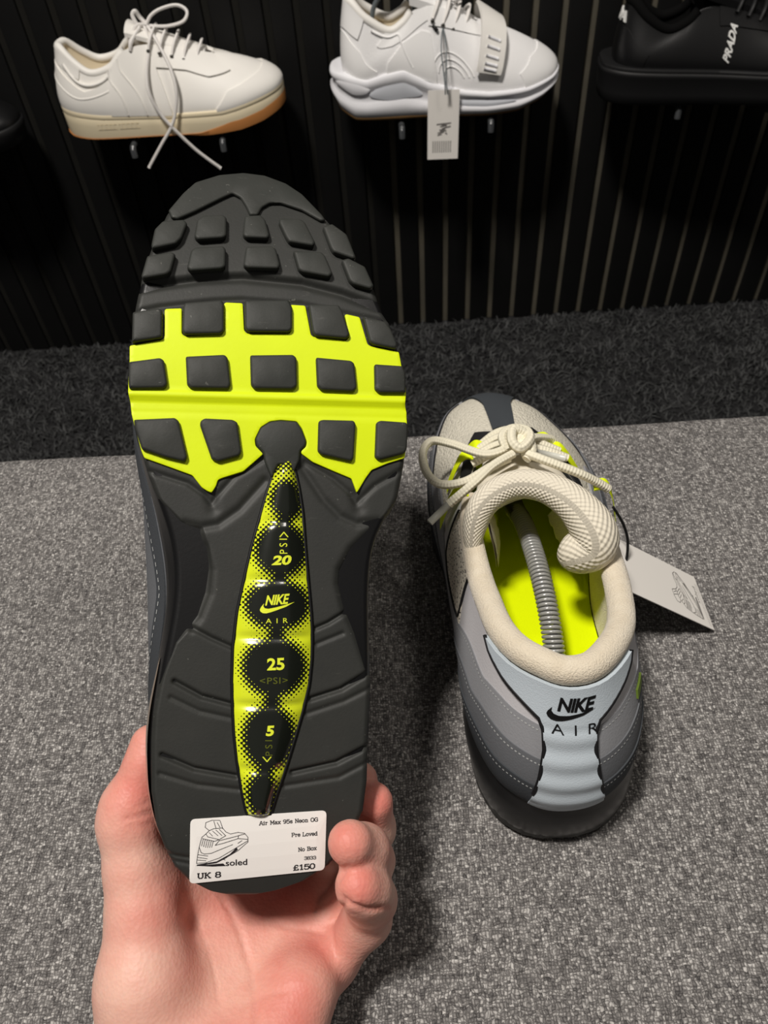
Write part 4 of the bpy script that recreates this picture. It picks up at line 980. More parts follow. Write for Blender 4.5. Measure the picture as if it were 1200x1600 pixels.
def on_side(up, root, u, t, m, r, name='seam', off=.6):
    u, t = np.array(u), np.array(t); q = spl(np.column_stack([u, t]), 50); return tube(name, up.P(q[:, 0], q[:, 1])+up.N(q[:, 0], q[:, 1])*off, r, m, root, 6)

# white court shoe
SZ = .398
cs = place('court_shoe', 'white leather low-top sneaker with cream cupsole and long dangling laces on the slatted wall', 'sneaker', -.415, SZ)
L = 300.; stp = lambda y: np.interp(y, (0, 60, 150, 220, 300), (39, 31, 27, 30, 46)); sbt = lambda y: np.interp(y, (0, 12, 40, 190, 240, 270, 300), (7, 1.5, 0, 0, 4, 10, 20))
ky = low_keys(L, 47, stp, [(16, 0, 104), (22, 15, 103), (38, 25, 88), (58, 31, 77), (85, 30, 82), (106, 25, 98), (135, 20, 102), (170, 16, 95), (195, 12, 88), (210, 8, 83), (214, 4, 82), (216, 2, 82), (217, 0, 82)])
up = Upper(ky)
V, F = sole_geo(L, 47, stp, sbt, [(0, -3), (.04, -.5), (.12, 0), (.5, .2), (.74, .3), (.78, -.3), (.82, .4), (.97, .3), (1, -.5), (1, -4)], keys=ky); so = mk('cupsole', V, F, M['cream_rubber'], cs, sharp=50)
V, F = sole_geo(L, 47, lambda y: sbt(y)+np.interp(y, (0, 150, 185, 230, 300), (.9, .9, 3, 12, 14)), lambda y: sbt(y)+np.interp(y, (0, 170, 200, 300), (.6, .5, -1.2, -1.2)), [(0, -3), (.08, .3), (.9, .9), (1, .2)], keys=ky); mk('gum_toe', V, F, M['gum'], so, sharp=50, label='gum rubber toe bumper')
for y0, y1 in ((62, 88), (94, 120)):
    V2, F2 = ribbons([[(0, 0), (1, 0)], [(0, 1), (1, 1)], [(.1, 0), (.1, 1)], [(.35, 0), (.35, 1)], [(.6, 0), (.6, 1)], [(.85, 0), (.85, 1)]], .12)
    uu = np.interp(y0+(y1-y0)*V2[:, 0], ky[:13, 1], np.arange(13)/26); P = up.K(uu); o_ = up.out(uu); z_ = 13+6*V2[:, 1]
    mk('embossed_mark', np.column_stack([P[:, :2]+o_[:, :2]*2.7, z_]), up_faces(V2, F2), M['cream_rubber'], so, smooth=False)
shell(up, cs, M['white_leather']); lining(up, cs, M['beige_lining'], .21, 5.0, rim=M['white_leather'])
for ua, ub in ((.162, .185), (.190, .212)): on_side(up, cs, [ua, ua+.004, ub, ub+.004], [.97, .7, .35, .03], M['white_leather'], 1.1, 'seam', 3.0)
WLt = M['white_leather']
for a in (0, 1):
    f = (lambda u0, u1: (u0, u1)) if a == 0 else (lambda u0, u1: (1-u1, 1-u0))
    y_ = lambda x: x if x < .5 else 1-x
    side(up, *f(.004, .17), 0, lambda x: np.interp(y_(x), (0, .06, .12, .17), (.75, .62, .5, .75)), 2.0, WLt, cs, 'heel_panel')
    side(up, *f(.0, .10), lambda x: .72, .99, 1.6, WLt, cs, 'collar_panel')
    side(up, *f(.165, .255), 0, .985, 2.8, WLt, cs, 'side_panel')
    side(up, *f(.25, .40), lambda x: np.interp(y_(x), (.25, .30, .34, .40), (.62, .60, .52, .55)), .98, 2.6, WLt, cs, 'eyestay')
    side(up, *f(.33, .499), 0, lambda x: np.interp(y_(x), (.33, .36, .41, .5), (.05, .28, .33, .40)), 2.4, WLt, cs, 'toe_panel')
on_side(up, cs, [.0, .05, .11, .17], [.55, .42, .32, .5], WLt, 1.6, 'seam', 1.2); on_side(up, cs, [.06, .10, .15, .17], [.8, .66, .72, .9], WLt, 2.0, 'seam', 1.2)
tongue(cs, [(0, 205, 88), (0, 170, 103), (0, 135, 116), (0, 113, 124)], WLt, 14, 24, 5)
for i, (y, z, hw) in enumerate(((200, 92, 13), (186, 98, 16), (172, 103, 18), (158, 108, 20), (145, 112, 21))):
    tube('lace', [(hw+7, y-6, z-13), (hw+2, y-2, z-3), (hw*.4, y+2, z+4), (-hw*.4, y+2, z+4), (-hw-2, y-2, z-3), (-hw-7, y-6, z-13)], 2.2, M['white_lace'], cs, 8, 24, flat=.6)
    V, F, _ = tube_geo([(hw+9.4, y-6.5, z-15), (hw+8.4, y-6.5, z-14)], 2.2, 10, False); mk('eyelet', V, F, M['hole'], cs)
tube('lace', [(5,138,119),(2,146,128),(0,160,134),(-3,180,136),(2,192,130),(8,186,121),(8,165,117),(5,142,118)], 2.1, M['white_lace'], cs, 8, 60)
tube('lace', [(4,140,118),(0,132,126),(2,128,134),(4,124,130),(8,128,120)], 2.6, M['white_lace'], cs, 8, 40)
tube('lace', [(5,136,120),(10,126,120),(22,118,108),(27,116,98),(25,120,108),(12,132,120)], 2.2, M['white_lace'], cs, 8, 40)
tube('lace', [(6,140,118),(24,152,103),(42,164,80),(52,167,56),(55,159,30),(56,148,12),(55,132,-6),(55,106,-36)], 2.2, M['white_lace'], cs, 8, 70)
tube('lace', [(6,136,118),(22,140,102),(40,133,78),(52,132,56),(55,140,32),(56,153,12),(55,176,-18),(55,203,-44)], 2.2, M['white_lace'], cs, 8, 70)

# white chunky sneaker with strap
ck = place('chunky_sneaker', 'white chunky sneaker with a strap and a swing tag, on the slatted wall', 'sneaker', -.052, SZ-.001)
L = 303.; stp = lambda y: np.interp(y, (0, 13, 47, 70, 95, 129, 174, 206, 257, 290, 303), (56, 57, 50, 56, 60, 43, 32, 29, 30, 36, 42)); sbt = lambda y: np.interp(y, (0, 12, 30, 200, 245, 275, 303), (32, 12, 2, 2, 5, 13, 27))
ky = low_keys(L, 47, lambda y: float(stp(y)), [(26, 0, 130), (31, 14, 131), (48, 26, 116), (78, 31, 101), (98, 28, 108), (112, 24, 120), (135, 22, 122), (160, 18, 114), (176, 14, 106), (188, 9, 99), (192, 5, 98), (194, 2, 98), (195, 0, 98)], (26, 18))
ky[:, 1] = np.where(ky[:, 1] < 40, ky[:, 1]*.6+16, ky[:, 1]); up = Upper(ky)
ky2 = low_keys(L, 49, lambda y: float(stp(y)), [(26, 0, 130)]*13)
V, F = sole_geo(L, 49, stp, sbt, [(0, -4), (.05, -1), (.2, 1.5), (.34, 2.2), (.42, -1.2), (.5, -2), (.72, -1.5), (.80, 1.0), (.9, 1.6), (.98, .4), (1, -1), (1, -5)], keys=ky2); so = mk('sculpted_midsole', V, F, M['white_rubber'], ck)
V, F = sole_geo(L, 49, lambda y: sbt(y)+5, lambda y: sbt(y)-3.0, [(0, -5), (.25, -1.6), (.9, -1.0), (1, -3)], keys=ky2); mk('gum_outsole', V, F, M['gum_dark'], so)
up2 = Upper(ky2)
def msp(y0, y1, f0, f1, off, m, nm):
    y = np.linspace(y0, y1, 40); uu = np.interp(y, ky2[:13, 1], np.arange(13)/26); k = up2.K(uu); o_ = up2.out(uu); fd = np.sin(np.linspace(0, pi, 40))**.6; rows = []
    for v in np.linspace(-1, 1, 7):
        f = (f0+f1)/2+(f1-f0)/2*v*fd; rows.append(np.column_stack([k[:, :2]+o_[:, :2]*(off+2+1.2*(1-v*v)*fd)[:, None], sbt(k[:, 1])+(stp(k[:, 1])-sbt(k[:, 1]))*f]))
    mk(nm, np.stack(rows, 1).reshape(-1, 3), gridF(40, 7), m, so)
msp(60, 135, .42, .82, -.6, M['grey_foam'], 'midsole_inset'); msp(170, 262, .34, .66, -.4, M['grey_foam'], 'midsole_inset')
msp(12, 62, .62, .9, 1.2, M['white_rubber'], 'midsole_wave')
W2 = M['white_overlay']
shell(up, ck, M['white_mesh']); lining(up, ck, M['beige_lining'], .2, 5.5, rim=M['white_leather'])
for a in (0, 1):
    f = (lambda u0, u1: (u0, u1)) if a == 0 else (lambda u0, u1: (1-u1, 1-u0))
    side(up, *f(.004, .15), 0, lambda x: np.interp(y_(x), (0, .05, .10, .13, .15), (.55, .52, .42, .25, .08)), 1.4, W2, ck, 'heel_panel')
    side(up, *f(.0, .085), .58, .99, 2.0, W2, ck, 'heel_tab')
    side(up, *f(.12, .235), lambda x: np.interp(y_(x), (.12, .16, .2, .235), (.62, .5, .62, .75)), .985, 1.2, W2, ck, 'collar_panel')
    side(up, *f(.165, .235), 0, lambda x: np.interp(y_(x), (.165, .18, .22, .235), (.2, .5, .62, .6)), 1.8, W2, ck, 'side_overlay')
    side(up, *f(.235, .38), .68, .985, 1.6, W2, ck, 'eyestay')
    side(up, *f(.38, .499), 0, lambda x: np.interp(y_(x), (.38, .43, .5), (.22, .35, .38)), 1.5, W2, ck, 'toe_panel')
for r_ in (7, 11, 15):
    th = np.linspace(.2, pi-.1, 24); on_ = [(.262+.0021*r_*cos(a), .16+.018*r_*sin(a)) for a in th]
    on_side(up, ck, [q[0] for q in on_], [q[1] for q in on_], W2, .9, 'seam', .5)
on_side(up, ck, [.10, .15, .175, .2], [.85, .8, .55, .15], W2, 1.3, 'seam', 1.3)
tongue(ck, [(0, 188, 100), (0, 160, 118), (0, 130, 132), (0, 106, 141)], W2, 16, 27, 9)
for y, z, hw in ((180, 108, 15), (168, 114, 18), (155, 120, 20), (142, 126, 21)):
    tube('lace', [(hw+8, y-8, z-15), (hw+2, y-2, z-3), (hw*.4, y+2, z+5), (-hw*.4, y+2, z+5), (-hw-2, y-2, z-3), (-hw-8, y-8, z-15)], 3.0, M['white_lace'], ck, 8, 24, flat=.5)
    V, F, _ = tube_geo([(hw+11.5, y-8, z-17.5), (hw+10.5, y-8, z-16.5)], 2.6, 10); mk('eyelet', V, F, M['hole'], ck)
for q in ([(4,140,130),(10,150,140),(14,168,140),(16,176,130),(14,160,124)], [(4,140,130),(8,128,138),(14,118,138),(18,114,130),(16,128,124)]): tube('lace', q, 2.4, M['white_lace'], ck, 8, 40, flat=.6)
tube('cord', [(26, 132, 104), (32, 136, 102), (34, 140, 98)], 2.2, M['black'], ck, 8, 14)
# strap over the vamp, ending low on the lateral side
rows = []
for f in np.linspace(0, 1, 24):
    c = splat(np.array([(-44, 214, 62), (-30, 208, 88), (0, 206, 107), (26, 208, 101), (41, 207, 84), (50.5, 203, 62), (52.5, 200, 52)]), np.array(f*6))
    rows.append([c+np.array((0, v*15.5+3*f, -v*13*(1-f*.75)-0*v)) for v in np.linspace(-1, 1, 9)])
A = np.array(rows); Nn = np.cross(np.gradient(A, axis=0), np.gradient(A, axis=1)); Nn /= np.linalg.norm(Nn, axis=-1, keepdims=True); 
Nn *= np.sign(Nn[12, 4, 2]); B2 = A+Nn*4.0; c_ = 24*9
bo = [i*9 for i in range(24)]+[23*9+j for j in range(1, 9)]+[i*9+8 for i in range(22, -1, -1)]+list(range(7, 0, -1))
stp_ = mk('strap', np.vstack([B2.reshape(-1, 3), A.reshape(-1, 3)]), gridF(24, 9)+[[i+c_ for i in f][::-1] for f in gridF(24, 9)]+[(bo[(i+1) % len(bo)], bo[i], c_+bo[i], c_+bo[(i+1) % len(bo)]) for i in range(len(bo))], M['white_leather'], ck, sharp=50)
for j in range(5):
    i0 = 15+j*1.45; q = [splat(B2.reshape(24, -1), np.array(i0)).reshape(9, 3)[k]+splat(Nn.reshape(24, -1), np.array(i0)).reshape(9, 3)[k]*.4 for k in range(2, 7)]
    tube('raised_rib', q, 1.7, M['white_rubber'], stp_, 8)
# its tag on a string and a wire shoe stretcher
tg2, put2 = card_tag('hang_tag', 'white swing tag with faded grey print hanging on a string from the strapped white sneaker', 'tag', np.array((.071, 1.046, .352))*1000, (1, 0, -.03), (0, .14, 1), 41, 84, .6, (0, 0, 0), M['card'])
RN = np.random.default_rng(3)
put2(ribbons([[(RN.uniform(.3, .7), y), (RN.uniform(.35, .75), y+.02)] for y in np.linspace(.3, .52, 11)], .035), 0, 12, 41, 60, M['ink_grey'], 'printed_mark')
put2(ribbons([[(x, .1), (x, .32)] for x in np.linspace(.18, .75, 9)], .03), 0, 3, 41, 60, M['ink_grey'], 'printed_mark')
tube('string', [(98,1046,433),(96,1046,450),(97,1060,480),(95,1082,497),(91,1062,480),(94,1046,450),(95,1046,433)], .9, M['wire'], tg2, 6, 40)
tree2, _ = coil_tree((0, 0, 0), [(6,1128,488),(10,1126,512),(22,1126,527),(40,1126,530),(56,1126,520),(66,1126,500)], 'grey wire-spring shoe tree looping out of the strapped white sneaker', None, 2.6, .7, 1.7, M['wire'])
tube('core_wire', [(6,1128,486),(10,1126,512),(22,1126,527),(40,1126,530),(56,1126,520),(68,1126,496)], 2.1, M['wire'], tree2, 8, 40)

# black sneaker at the right
bk = place('leather_sneaker', 'black leather sneaker with white raised lettering on a thick black sole, at the right', 'sneaker', .305, SZ-.002, 1.112, -.12)
L = 305.; stp = lambda y: np.interp(y, (0, 200, 305), (46, 40, 46)); sbt = lambda y: np.interp(y, (0, 10, 220, 270, 305), (3, 0, 0, 4, 14))
ky = low_keys(L, 48, lambda y: float(stp(y)), [(24, 0, 112), (30, 14, 111), (48, 26, 96), (75, 31, 84), (98, 29, 92), (112, 25, 104), (140, 21, 106), (175, 16, 98), (200, 12, 90), (214, 8, 86), (218, 4, 85), (220, 2, 85), (221, 0, 85)], (22, 18))
ky[:, 1] = np.where(ky[:, 1] < 60, ky[:, 1]*.75+15, ky[:, 1]); up = Upper(ky); ky2 = low_keys(L, 51, lambda y: float(stp(y)), [(26, 0, 110)]*13)
V, F = sole_geo(L, 51, stp, sbt, [(0, -4), (.05, -1), (.3, 0), (.74, 1), (.80, 2.2), (.87, 2.0), (.9, .5), (.95, 1.2), (1, 0), (1, -5)], keys=ky2); mk('thick_sole', V, F, M['black_foam'], bk, sharp=60)
shell(up, bk, M['black_leather']); lining(up, bk, M['black_lining'], .2, 6)
BLt = M['black_leather']
for a in (0, 1):
    f = (lambda u0, u1: (u0, u1)) if a == 0 else (lambda u0, u1: (1-u1, 1-u0))
    side(up, *f(.0, .13), 0, lambda x: np.interp(y_(x), (0, .06, .13), (.62, .56, .3)), 1.2, BLt, bk, 'heel_panel'); side(up, *f(.24, .40), .62, .98, 1.4, BLt, bk, 'eyestay'); side(up, *f(.36, .499), 0, lambda x: np.interp(y_(x), (.36, .42, .5), (.2, .35, .42)), 1.4, BLt, bk, 'toe_panel')
tongue(bk, [(0, 214, 90), (0, 180, 106), (0, 140, 120), (0, 116, 128)], BLt, 15, 28, 8)
for y, z, hw in ((205, 96, 14), (190, 102, 17), (175, 108, 19), (160, 113, 20)): tube('lace', [(hw+7, y-6, z-13), (hw+2, y-2, z-3), (hw*.4, y+2, z+4), (-hw*.4, y+2, z+4), (-hw-2, y-2, z-3), (-hw-7, y-6, z-13)], 2.8, M['black_foam'], bk, 8, 24, flat=.6)
tube('lace', [(4,150,118),(8,160,132),(10,180,134),(10,190,124),(8,168,118)], 2.4, M['black_foam'], bk, 8, 40)
def up_text(geo, fn, root, m, off=.8, nm='lettering'):
    """raised lettering laid on the upper; fn maps letter coordinates to (u, t)"""
    V2, F2 = geo; ut = np.array([fn(a, b) for a, b in V2]); P = up.P(ut[:, 0], ut[:, 1]); N_ = up.N(ut[:, 0], ut[:, 1]); n = len(P)
    T = up_faces(V2, F2, True); ec = {}
    for f in T:
        for i in range(len(f)): ec[(f[i], f[(i+1) % len(f)])] = 1
    sk = [(b, a, n+a, n+b) for (a, b) in ec if (b, a) not in ec]
    mk(nm, np.vstack([P+N_*(off+1.0), P]), [list(f) for f in T]+[list(s)[::1] for s in sk], m, root, smooth=False)
ug = np.arange(13)/26
def uy(y): return float(np.interp(y, ky[:13, 1], ug))
# letters climb from low-left to high-right, reading upward
def fn_side(a, b): return (uy(172+14*a-8*b), .13+.50*a+.075*b)
up_text(text_geo('PRADA', .03, 0, 1.0), fn_side, bk, M['white_print'])
def fn_heel(a, b): return (-.075+.115*a, .62+.16*b)
up_text(text_geo('PRADA', .03, 0, 1.0), fn_heel, bk, M['white_print'], 1.6)
V2, F2 = text_geo('PRADA', .02); tz = lambda a: 0
mk('lettering', np.column_stack([-18+36*V2[:, 0] if False else 20-40*V2[:, 0], 121-0*V2[:, 1]+9*V2[:, 1], 129.2-3.2*V2[:, 1]+.8]) - np.array((0, 0, 1))*((20-40*V2[:, 0])**2/784*6)[:, None], up_faces(V2, F2, False), M['white_print'], bk, smooth=False)

# black shoe cut off by the left edge: only its toe shows
bl_ = place('black_shoe', 'black shoe at the far left edge of the wall, only its rounded toe in view', 'sneaker', -.770, SZ-.014)
L = 290.; stp = lambda y: np.interp(y, (0, 200, 290), (30, 26, 32)); sbt = lambda y: np.interp(y, (0, 10, 220, 290), (3, 0, 0, 8))
ky = low_keys(L, 46, lambda y: float(stp(y)), [(14, 0, 100), (20, 15, 99), (38, 25, 86), (60, 31, 74), (88, 30, 80), (106, 25, 92), (135, 20, 95), (170, 16, 88), (195, 12, 78), (208, 8, 72), (212, 4, 70), (214, 2, 70), (215, 0, 70)]); up = Upper(ky)
V, F = sole_geo(L, 46, stp, sbt, [(0, -3), (.08, 0), (.6, .6), (.7, 1.6), (.95, 1.4), (1, 0), (1, -4)], keys=ky); mk('sole', V, F, M['black_foam'], bl_, sharp=60)
shell(up, bl_, M['black_leather']); lining(up, bl_, M['black_lining'], .21, 5)
side(up, .38, .62, 0, .38, 1.4, BLt, bl_, 'toe_panel'); tongue(bl_, [(0, 205, 76), (0, 170, 92), (0, 135, 106), (0, 113, 114)], BLt, 14, 24, 5)
for y, z, hw in ((198, 82, 13), (182, 88, 16), (166, 94, 18), (150, 100, 20)): tube('lace', [(hw+7, y-6, z-13), (hw+2, y-2, z-3), (0, y+2, z+4), (-hw-2, y-2, z-3), (-hw-7, y-6, z-13)], 2.2, M['black_foam'], bl_, 8, 20)

# wall brackets: two acrylic prongs carry each shoe
Ctx.k = 1.0
names = ['under the white low-top with dangling laces', 'under the strapped white sneaker', 'under the black lettered sneaker', 'under the black shoe at the left edge']
for i, (xc, dx) in enumerate(((-.263, .121), (.098, .119), (.467, .121), (-.62, .12))):
    b = empty('shoe_bracket', 'clear two-prong wall bracket '+names[i], 'bracket', (xc, WY-.0105, SZ-(.009 if i < 3 else .026)), group=None)
    for s in (-1, 1):
        V, F, _ = tube_geo([(s*dx/2, .0, 0), (s*dx/2, -.106, 0)], .0042, 12); pr = mk('prong', V, F, M['prong'], b, sharp=40)
        V, F, _ = tube_geo([(s*dx/2, -.106, 0), (s*dx/2, -.109, -.002), (s*dx/2, -.110, -.012)], .0042, 12); mk('tip', V, F, M['prong'], pr, sharp=40)
    V, F = box_geo((0, -.001, -.008), (dx+.03, .003, .016), .001); mk('wall_plate', V, F, M['slat'], b)
# ------------------------------------------------------------------ the hand holding the left shoe (one continuous surface)
def cm(px, py, d): return np.array(((px-600)/FPX*d, -(py-800)/FPX*d, -d))      # mm, camera-aligned axes (x right, y up, z towards the viewer)
def surface_nets(f, lo, st):
    s = f < 0; nx, ny, nz = f.shape
    cnt = np.zeros((nx-1, ny-1, nz-1)); acc = np.zeros((nx-1, ny-1, nz-1, 3))
    offs = [(i, j, k) for i in (0, 1) for j in (0, 1) for k in (0, 1)]
    sl = lambda o: f[o[0]:nx-1+o[0], o[1]:ny-1+o[1], o[2]:nz-1+o[2]]
    for a in offs:
        for ax in range(3):
            if a[ax]: continue
            b = list(a); b[ax] = 1
            fa, fb = sl(a), sl(b); m = (fa < 0) != (fb < 0)
            t = np.where(m, fa/np.where(m, fa-fb, 1), 0)
            for c in range(3): acc[..., c] += np.where(m, a[c]+(t if c == ax else 0), 0)
            cnt += m
    on = cnt > 0; idx = -np.ones(on.shape, int); idx[on] = np.arange(on.sum())
    g = np.argwhere(on); V = lo+(g+acc[on]/cnt[on][:, None])*st
    F = []
    for ax in range(3):
        b, c = (ax+1) % 3, (ax+2) % 3
        A = np.take(s, range(1, s.shape[ax]-1), ax) if False else s
        sh = [slice(None)]*3; sh2 = [slice(None)]*3; sh[ax] = slice(0, -1); sh2[ax] = slice(1, None)
        ch = s[tuple(sh)] != s[tuple(sh2)]
        e = np.argwhere(ch); e = e[(e[:, b] > 0) & (e[:, c] > 0) & (e[:, b] < f.shape[b]-1) & (e[:, c] < f.shape[c]-1)]
        def I(db, dc):
            q = e.copy(); q[:, b] -= db; q[:, c] -= dc; return idx[q[:, 0], q[:, 1], q[:, 2]]
        q = np.stack([I(0, 0), I(1, 0), I(1, 1), I(0, 1)], 1)
        fl = s[e[:, 0], e[:, 1], e[:, 2]]
        q[~fl] = q[~fl][:, ::-1]; F.append(q)
    return V, np.vstack(F)
def build_hand():
    J = {k: [cm(*p[:3]) for p in v] for k, v in HJ.items()}; Rr = {k: [p[3] for p in v] for k, v in HJ.items()}
    allp = np.array([p for v in J.values() for p in v]); lo = allp.min(0)-26; hi = allp.max(0)+26
    lo[1] = max(lo[1], -330); st = 1.4
    nx, ny, nz = (np.ceil((hi-lo)/st)).astype(int)
    X, Y, Z = np.meshgrid(lo[0]+st*np.arange(nx), lo[1]+st*np.arange(ny), lo[2]+st*np.arange(nz), indexing='ij')
    Pg = np.stack([X, Y, Z], -1).astype(np.float32); Pg = Pg.reshape(-1, 3)
    def cone(a, b, ra, rb):
        ab = b-a; t = np.clip(((Pg-a)@ab.astype(np.float32))/(ab@ab), 0, 1)
        d = Pg-a.astype(np.float32)-t[:, None]*ab.astype(np.float32)
        return np.sqrt((d*d).sum(1))-(ra+(rb-ra)*t)
    def ell(c, r, R=None):
        d = Pg-np.asarray(c, np.float32)
        if R is not None: d = d@np.asarray(R, np.float32)
        k0 = np.sqrt(((d/np.float32(r))**2).sum(1)); k1 = np.sqrt(((d/np.float32(r)**2)**2).sum(1))+1e-6
        return k0*(k0-1)/k1
    def smin(a, b, k):
        h = np.clip(.5+.5*(b-a)/k, 0, 1); return b*(1-h)+a*h-k*h*(1-h)
    def chain(n, k=3):
        p, r = J[n], Rr[n]; d = None
        for i in range(len(p)-1):
            c = cone(p[i], p[i+1], r[i], r[i+1]); d = c if d is None else smin(d, c, k)
        return d
    body = None
    for n in ('arm', 'heel', 'palm_a', 'palm_b', 'palm_c', 'palm_d', 'hypo', 'web'):
        d = chain(n, 8); body = d if body is None else smin(body, d, 12)
    body = smin(body, smin(chain('thenar', 6), chain('thumb', 4), 5), 10)
    fs = None
    for n in ('index', 'middle', 'ring', 'pinky'):
        d = chain(n, 6); fs = d if fs is None else smin(fs, d, 1.6)
    out = smin(body, fs, 5.0)
    f = out.reshape(nx, ny, nz)
    # light smoothing
    V, F = surface_nets(f.astype(float), lo, st)
    # relax
    n = len(V); E = np.vstack([F[:, [0, 1]], F[:, [1, 2]], F[:, [2, 3]], F[:, [3, 0]]]); E = np.vstack([E, E[:, ::-1]])
    deg = np.bincount(E[:, 0], minlength=n)[:, None]
    for _ in range(3):
        S_ = np.stack([np.bincount(E[:, 0], weights=V[E[:, 1], c], minlength=n) for c in range(3)], 1)/deg; V = .5*V+.5*S_
    def normals():
        q = np.cross(V[F[:, 2]]-V[F[:, 0]], V[F[:, 3]]-V[F[:, 1]]); N = np.stack([np.bincount(F.ravel(), weights=np.repeat(q[:, c], 4), minlength=n) for c in range(3)], 1)
        return N/(np.linalg.norm(N, axis=1)[:, None]+1e-9)
    Nv = normals()
    # creases: narrow grooves along palm lines and finger joints (only on the side facing the viewer)
    for pl, wdt, dep in CREASE:
        q = spl(np.array([(p[0], p[1]) for p in pl], float), 16); s2 = np.column_stack([600-V[:, 0]/V[:, 2]*FPX, 800+V[:, 1]/V[:, 2]*FPX])
        dd = seg_dist(s2, q)/4.0; ends = np.minimum(np.linalg.norm(s2-q[0], axis=1), np.linalg.norm(s2-q[-1], axis=1))/4.0
        V = V-Nv*(dep*np.exp(-(dd/wdt)**2)*np.clip(.25+ends/4, 0, 1)*np.clip(Nv[:, 2]*2, 0, 1))[:, None]
    flush = np.zeros(n); s2 = np.column_stack([600-V[:, 0]/V[:, 2]*FPX, 800+V[:, 1]/V[:, 2]*FPX])
    for pl, wdt, dep in CREASE: flush = np.maximum(flush, .4*dep*np.exp(-(seg_dist(s2, spl(np.array([(p[0], p[1]) for p in pl], float), 16))/4/(wdt*1.6))**2)*(Nv[:, 2] > 0))
    for p, r, a in FLUSH:
        flush = np.maximum(flush, a*np.exp(-(np.linalg.norm(V-cm(*p), axis=1)/r)**2))
    lab = np.arange(n)                           # keep the one connected surface
    while True:
        l2 = lab.copy(); np.minimum.at(l2, E[:, 0], lab[E[:, 1]]); l2 = l2[l2]
        if (l2 == lab).all(): break
        lab = l2
    cts = np.bincount(lab, minlength=n); print('hand pieces', cts[cts > 0]); kp = lab == np.argmax(cts); rm = np.cumsum(kp)-1
    F = rm[F[kp[F[:, 0]]]]; V = V[kp]; flush = flush[kp]
    Wv = (CAM*1000+V[:, :1]*CR+V[:, 1:2]*CU-V[:, 2:]*CF)
    return Wv, F, flush, J
HJ = {  # px, py, depth mm, radius mm
 'arm': [(325, 1700, 291, 21), (340, 1820, 276, 24), (360, 2050, 246, 28), (385, 2300, 222, 31)],
 'heel': [(250, 1650, 297, 17), (420, 1650, 297, 17)],
 'palm_a': [(300, 1580, 312, 16), (455, 1425, 338, 11.5)],
 'palm_b': [(350, 1600, 312, 16), (495, 1460, 334, 11)],
 'palm_c': [(400, 1600, 309, 15), (520, 1500, 328, 10.5)],
 'palm_d': [(270, 1560, 310, 15), (400, 1410, 344, 12)],
 'thenar': [(225, 1640, 297, 18.5), (228, 1530, 301, 18.5), (221, 1425, 306, 13.5)],
 'hypo': [(425, 1650, 299, 17), (470, 1550, 308, 14)],
 'thumb': [(222, 1430, 306, 13), (212, 1360, 309, 12), (200, 1284, 311, 11.8), (203, 1258, 312, 11.0), (231, 1192, 314, 8.8), (234, 1162, 315, 7.8)],
 'web': [(240, 1375, 318, 12), (290, 1395, 332, 12), (400, 1420, 347, 11)],
 'index': [(400, 1405, 346, 10.5), (505, 1300, 366, 9.5), (555, 1245, 345, 8.6), (563, 1218, 330, 7.6)],
 'middle': [(460, 1420, 342, 10.5), (570, 1340, 352, 9.5), (583, 1295, 334, 8.8), (584, 1253, 322, 8.2)],
 'ring': [(495, 1460, 336, 10), (566, 1385, 334, 9.3), (578, 1345, 316, 9.2), (569, 1329, 303, 9.2), (547, 1317, 291, 8.6)],
 'pinky': [(520, 1505, 327, 9.5), (573, 1436, 319, 9.4), (580, 1405, 306, 9.3), (571, 1391, 297, 9.2), (559, 1384, 290, 8.8)],
}
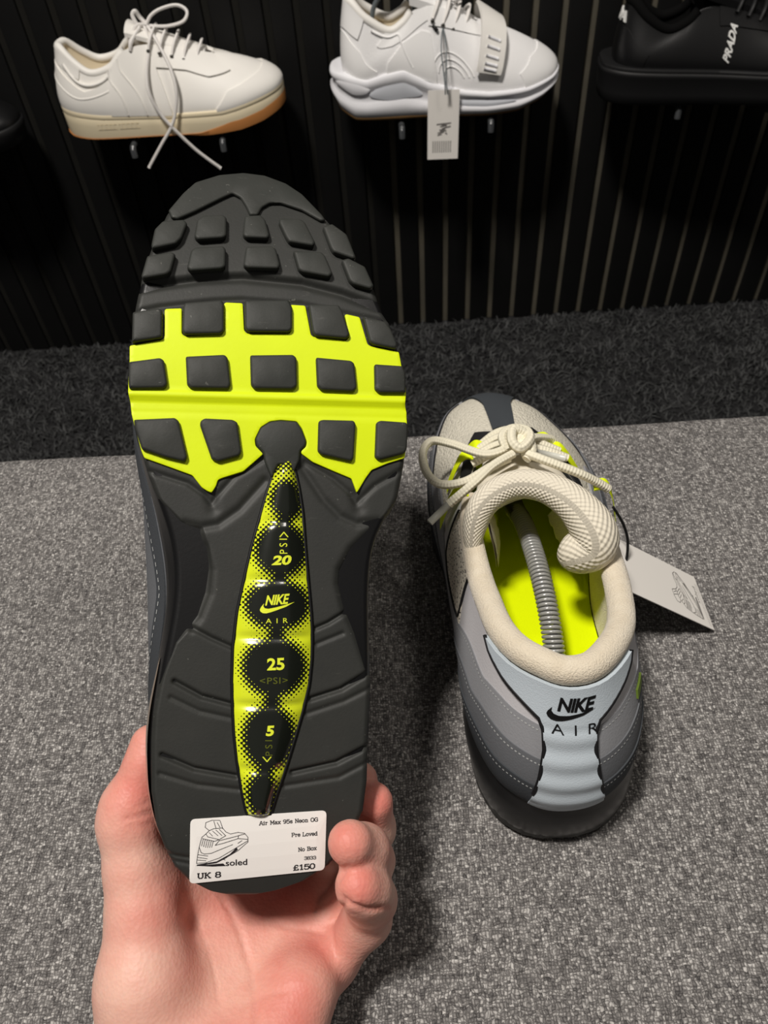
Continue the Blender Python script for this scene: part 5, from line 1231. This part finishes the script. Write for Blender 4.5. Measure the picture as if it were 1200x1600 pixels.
CREASE = [  # points (px, py), width mm, depth mm
 ([(345, 1400), (372, 1450), (395, 1530), (400, 1600)], 1.1, 1.0),
 ([(606, 1418), (575, 1421), (545, 1412), (533, 1398)], 1.0, 1.5),
 ([(540, 1408), (522, 1440), (517, 1462), (524, 1495)], 1.1, 1.4),
 ([(517, 1462), (480, 1452), (430, 1446)], 1.0, .8),
 ([(545, 1352), (520, 1385), (500, 1400), (490, 1432)], 1.0, 1.0),
 ([(190, 1280), (215, 1277), (240, 1268)], .9, .9), ([(200, 1292), (238, 1287)], .8, .6), ([(212, 1262), (238, 1252)], .8, .5),
 ([(345, 1600), (400, 1560), (470, 1545)], .8, .4), ([(245, 1355), (225, 1338), (215, 1325)], .8, .4), ([(430, 1470), (400, 1520), (380, 1590)], .8, .35), ([(300, 1420), (330, 1500), (345, 1580)], .9, .4),
]
FLUSH = [((224, 1180, 310), 16, .75), ((215, 1240, 306), 15, .8), ((232, 1275, 304), 10, .7), ((585, 1255, 315), 13, .95), ((540, 1318, 285), 11, .9), ((555, 1380, 284), 12, .95), ((590, 1330, 305), 9, .5), ((250, 1420, 296), 18, .5), ((300, 1500, 292), 22, .35),
         ((480, 1480, 316), 22, .75), ((450, 1560, 296), 22, .7), ((420, 1400, 330), 25, .75), ((350, 1420, 318), 18, .65), ((560, 1440, 308), 10, .35), ((380, 1600, 285), 25, .5), ((595, 1420, 305), 8, .5)]
Ctx.k = .001
Wv, Fh, fl, J = build_hand()
per = empty('person', 'bare left hand gripping the heel of the neon-soled sneaker, palm up, thumb on the left', 'person', tuple(at(330, 1585, .296)))
org = np.array(per.location)*1000
hand = mk('hand', Wv-org, Fh, M['skin'], per, attr={'flush': fl})
# thumbnail on the outer side of the thumb tip
def nail(tip, base, outd, w_, l_):
    a = (tip-base)/np.linalg.norm(tip-base); o = outd-a*(outd@a); o /= np.linalg.norm(o); s = np.cross(a, o); rows = []
    for u in np.linspace(-1, 1, 11):
        rows.append([tip+a*(v*l_/2-l_*.35)*(1-.0*u*u)+s*(w_/2*sin(u*1.15)/sin(1.15)*(1-.12*(v > .6)))+o*(7.75-(1-cos(u*1.0))*5.0-.6*max(0, v-.3)) for v in np.linspace(-1, 1, 9)])
    A = np.array(rows).reshape(-1, 3); return CAM*1000+A[:, :1]*CR+A[:, 1:2]*CU-A[:, 2:]*CF, gridF(11, 9)
tj = J['thumb']; V, F = nail(tj[-1], tj[-3], np.array((-1.0, .25, -1.0)), 10.5, 13)
mk('fingernail', V-org, F, M['nail'], hand)
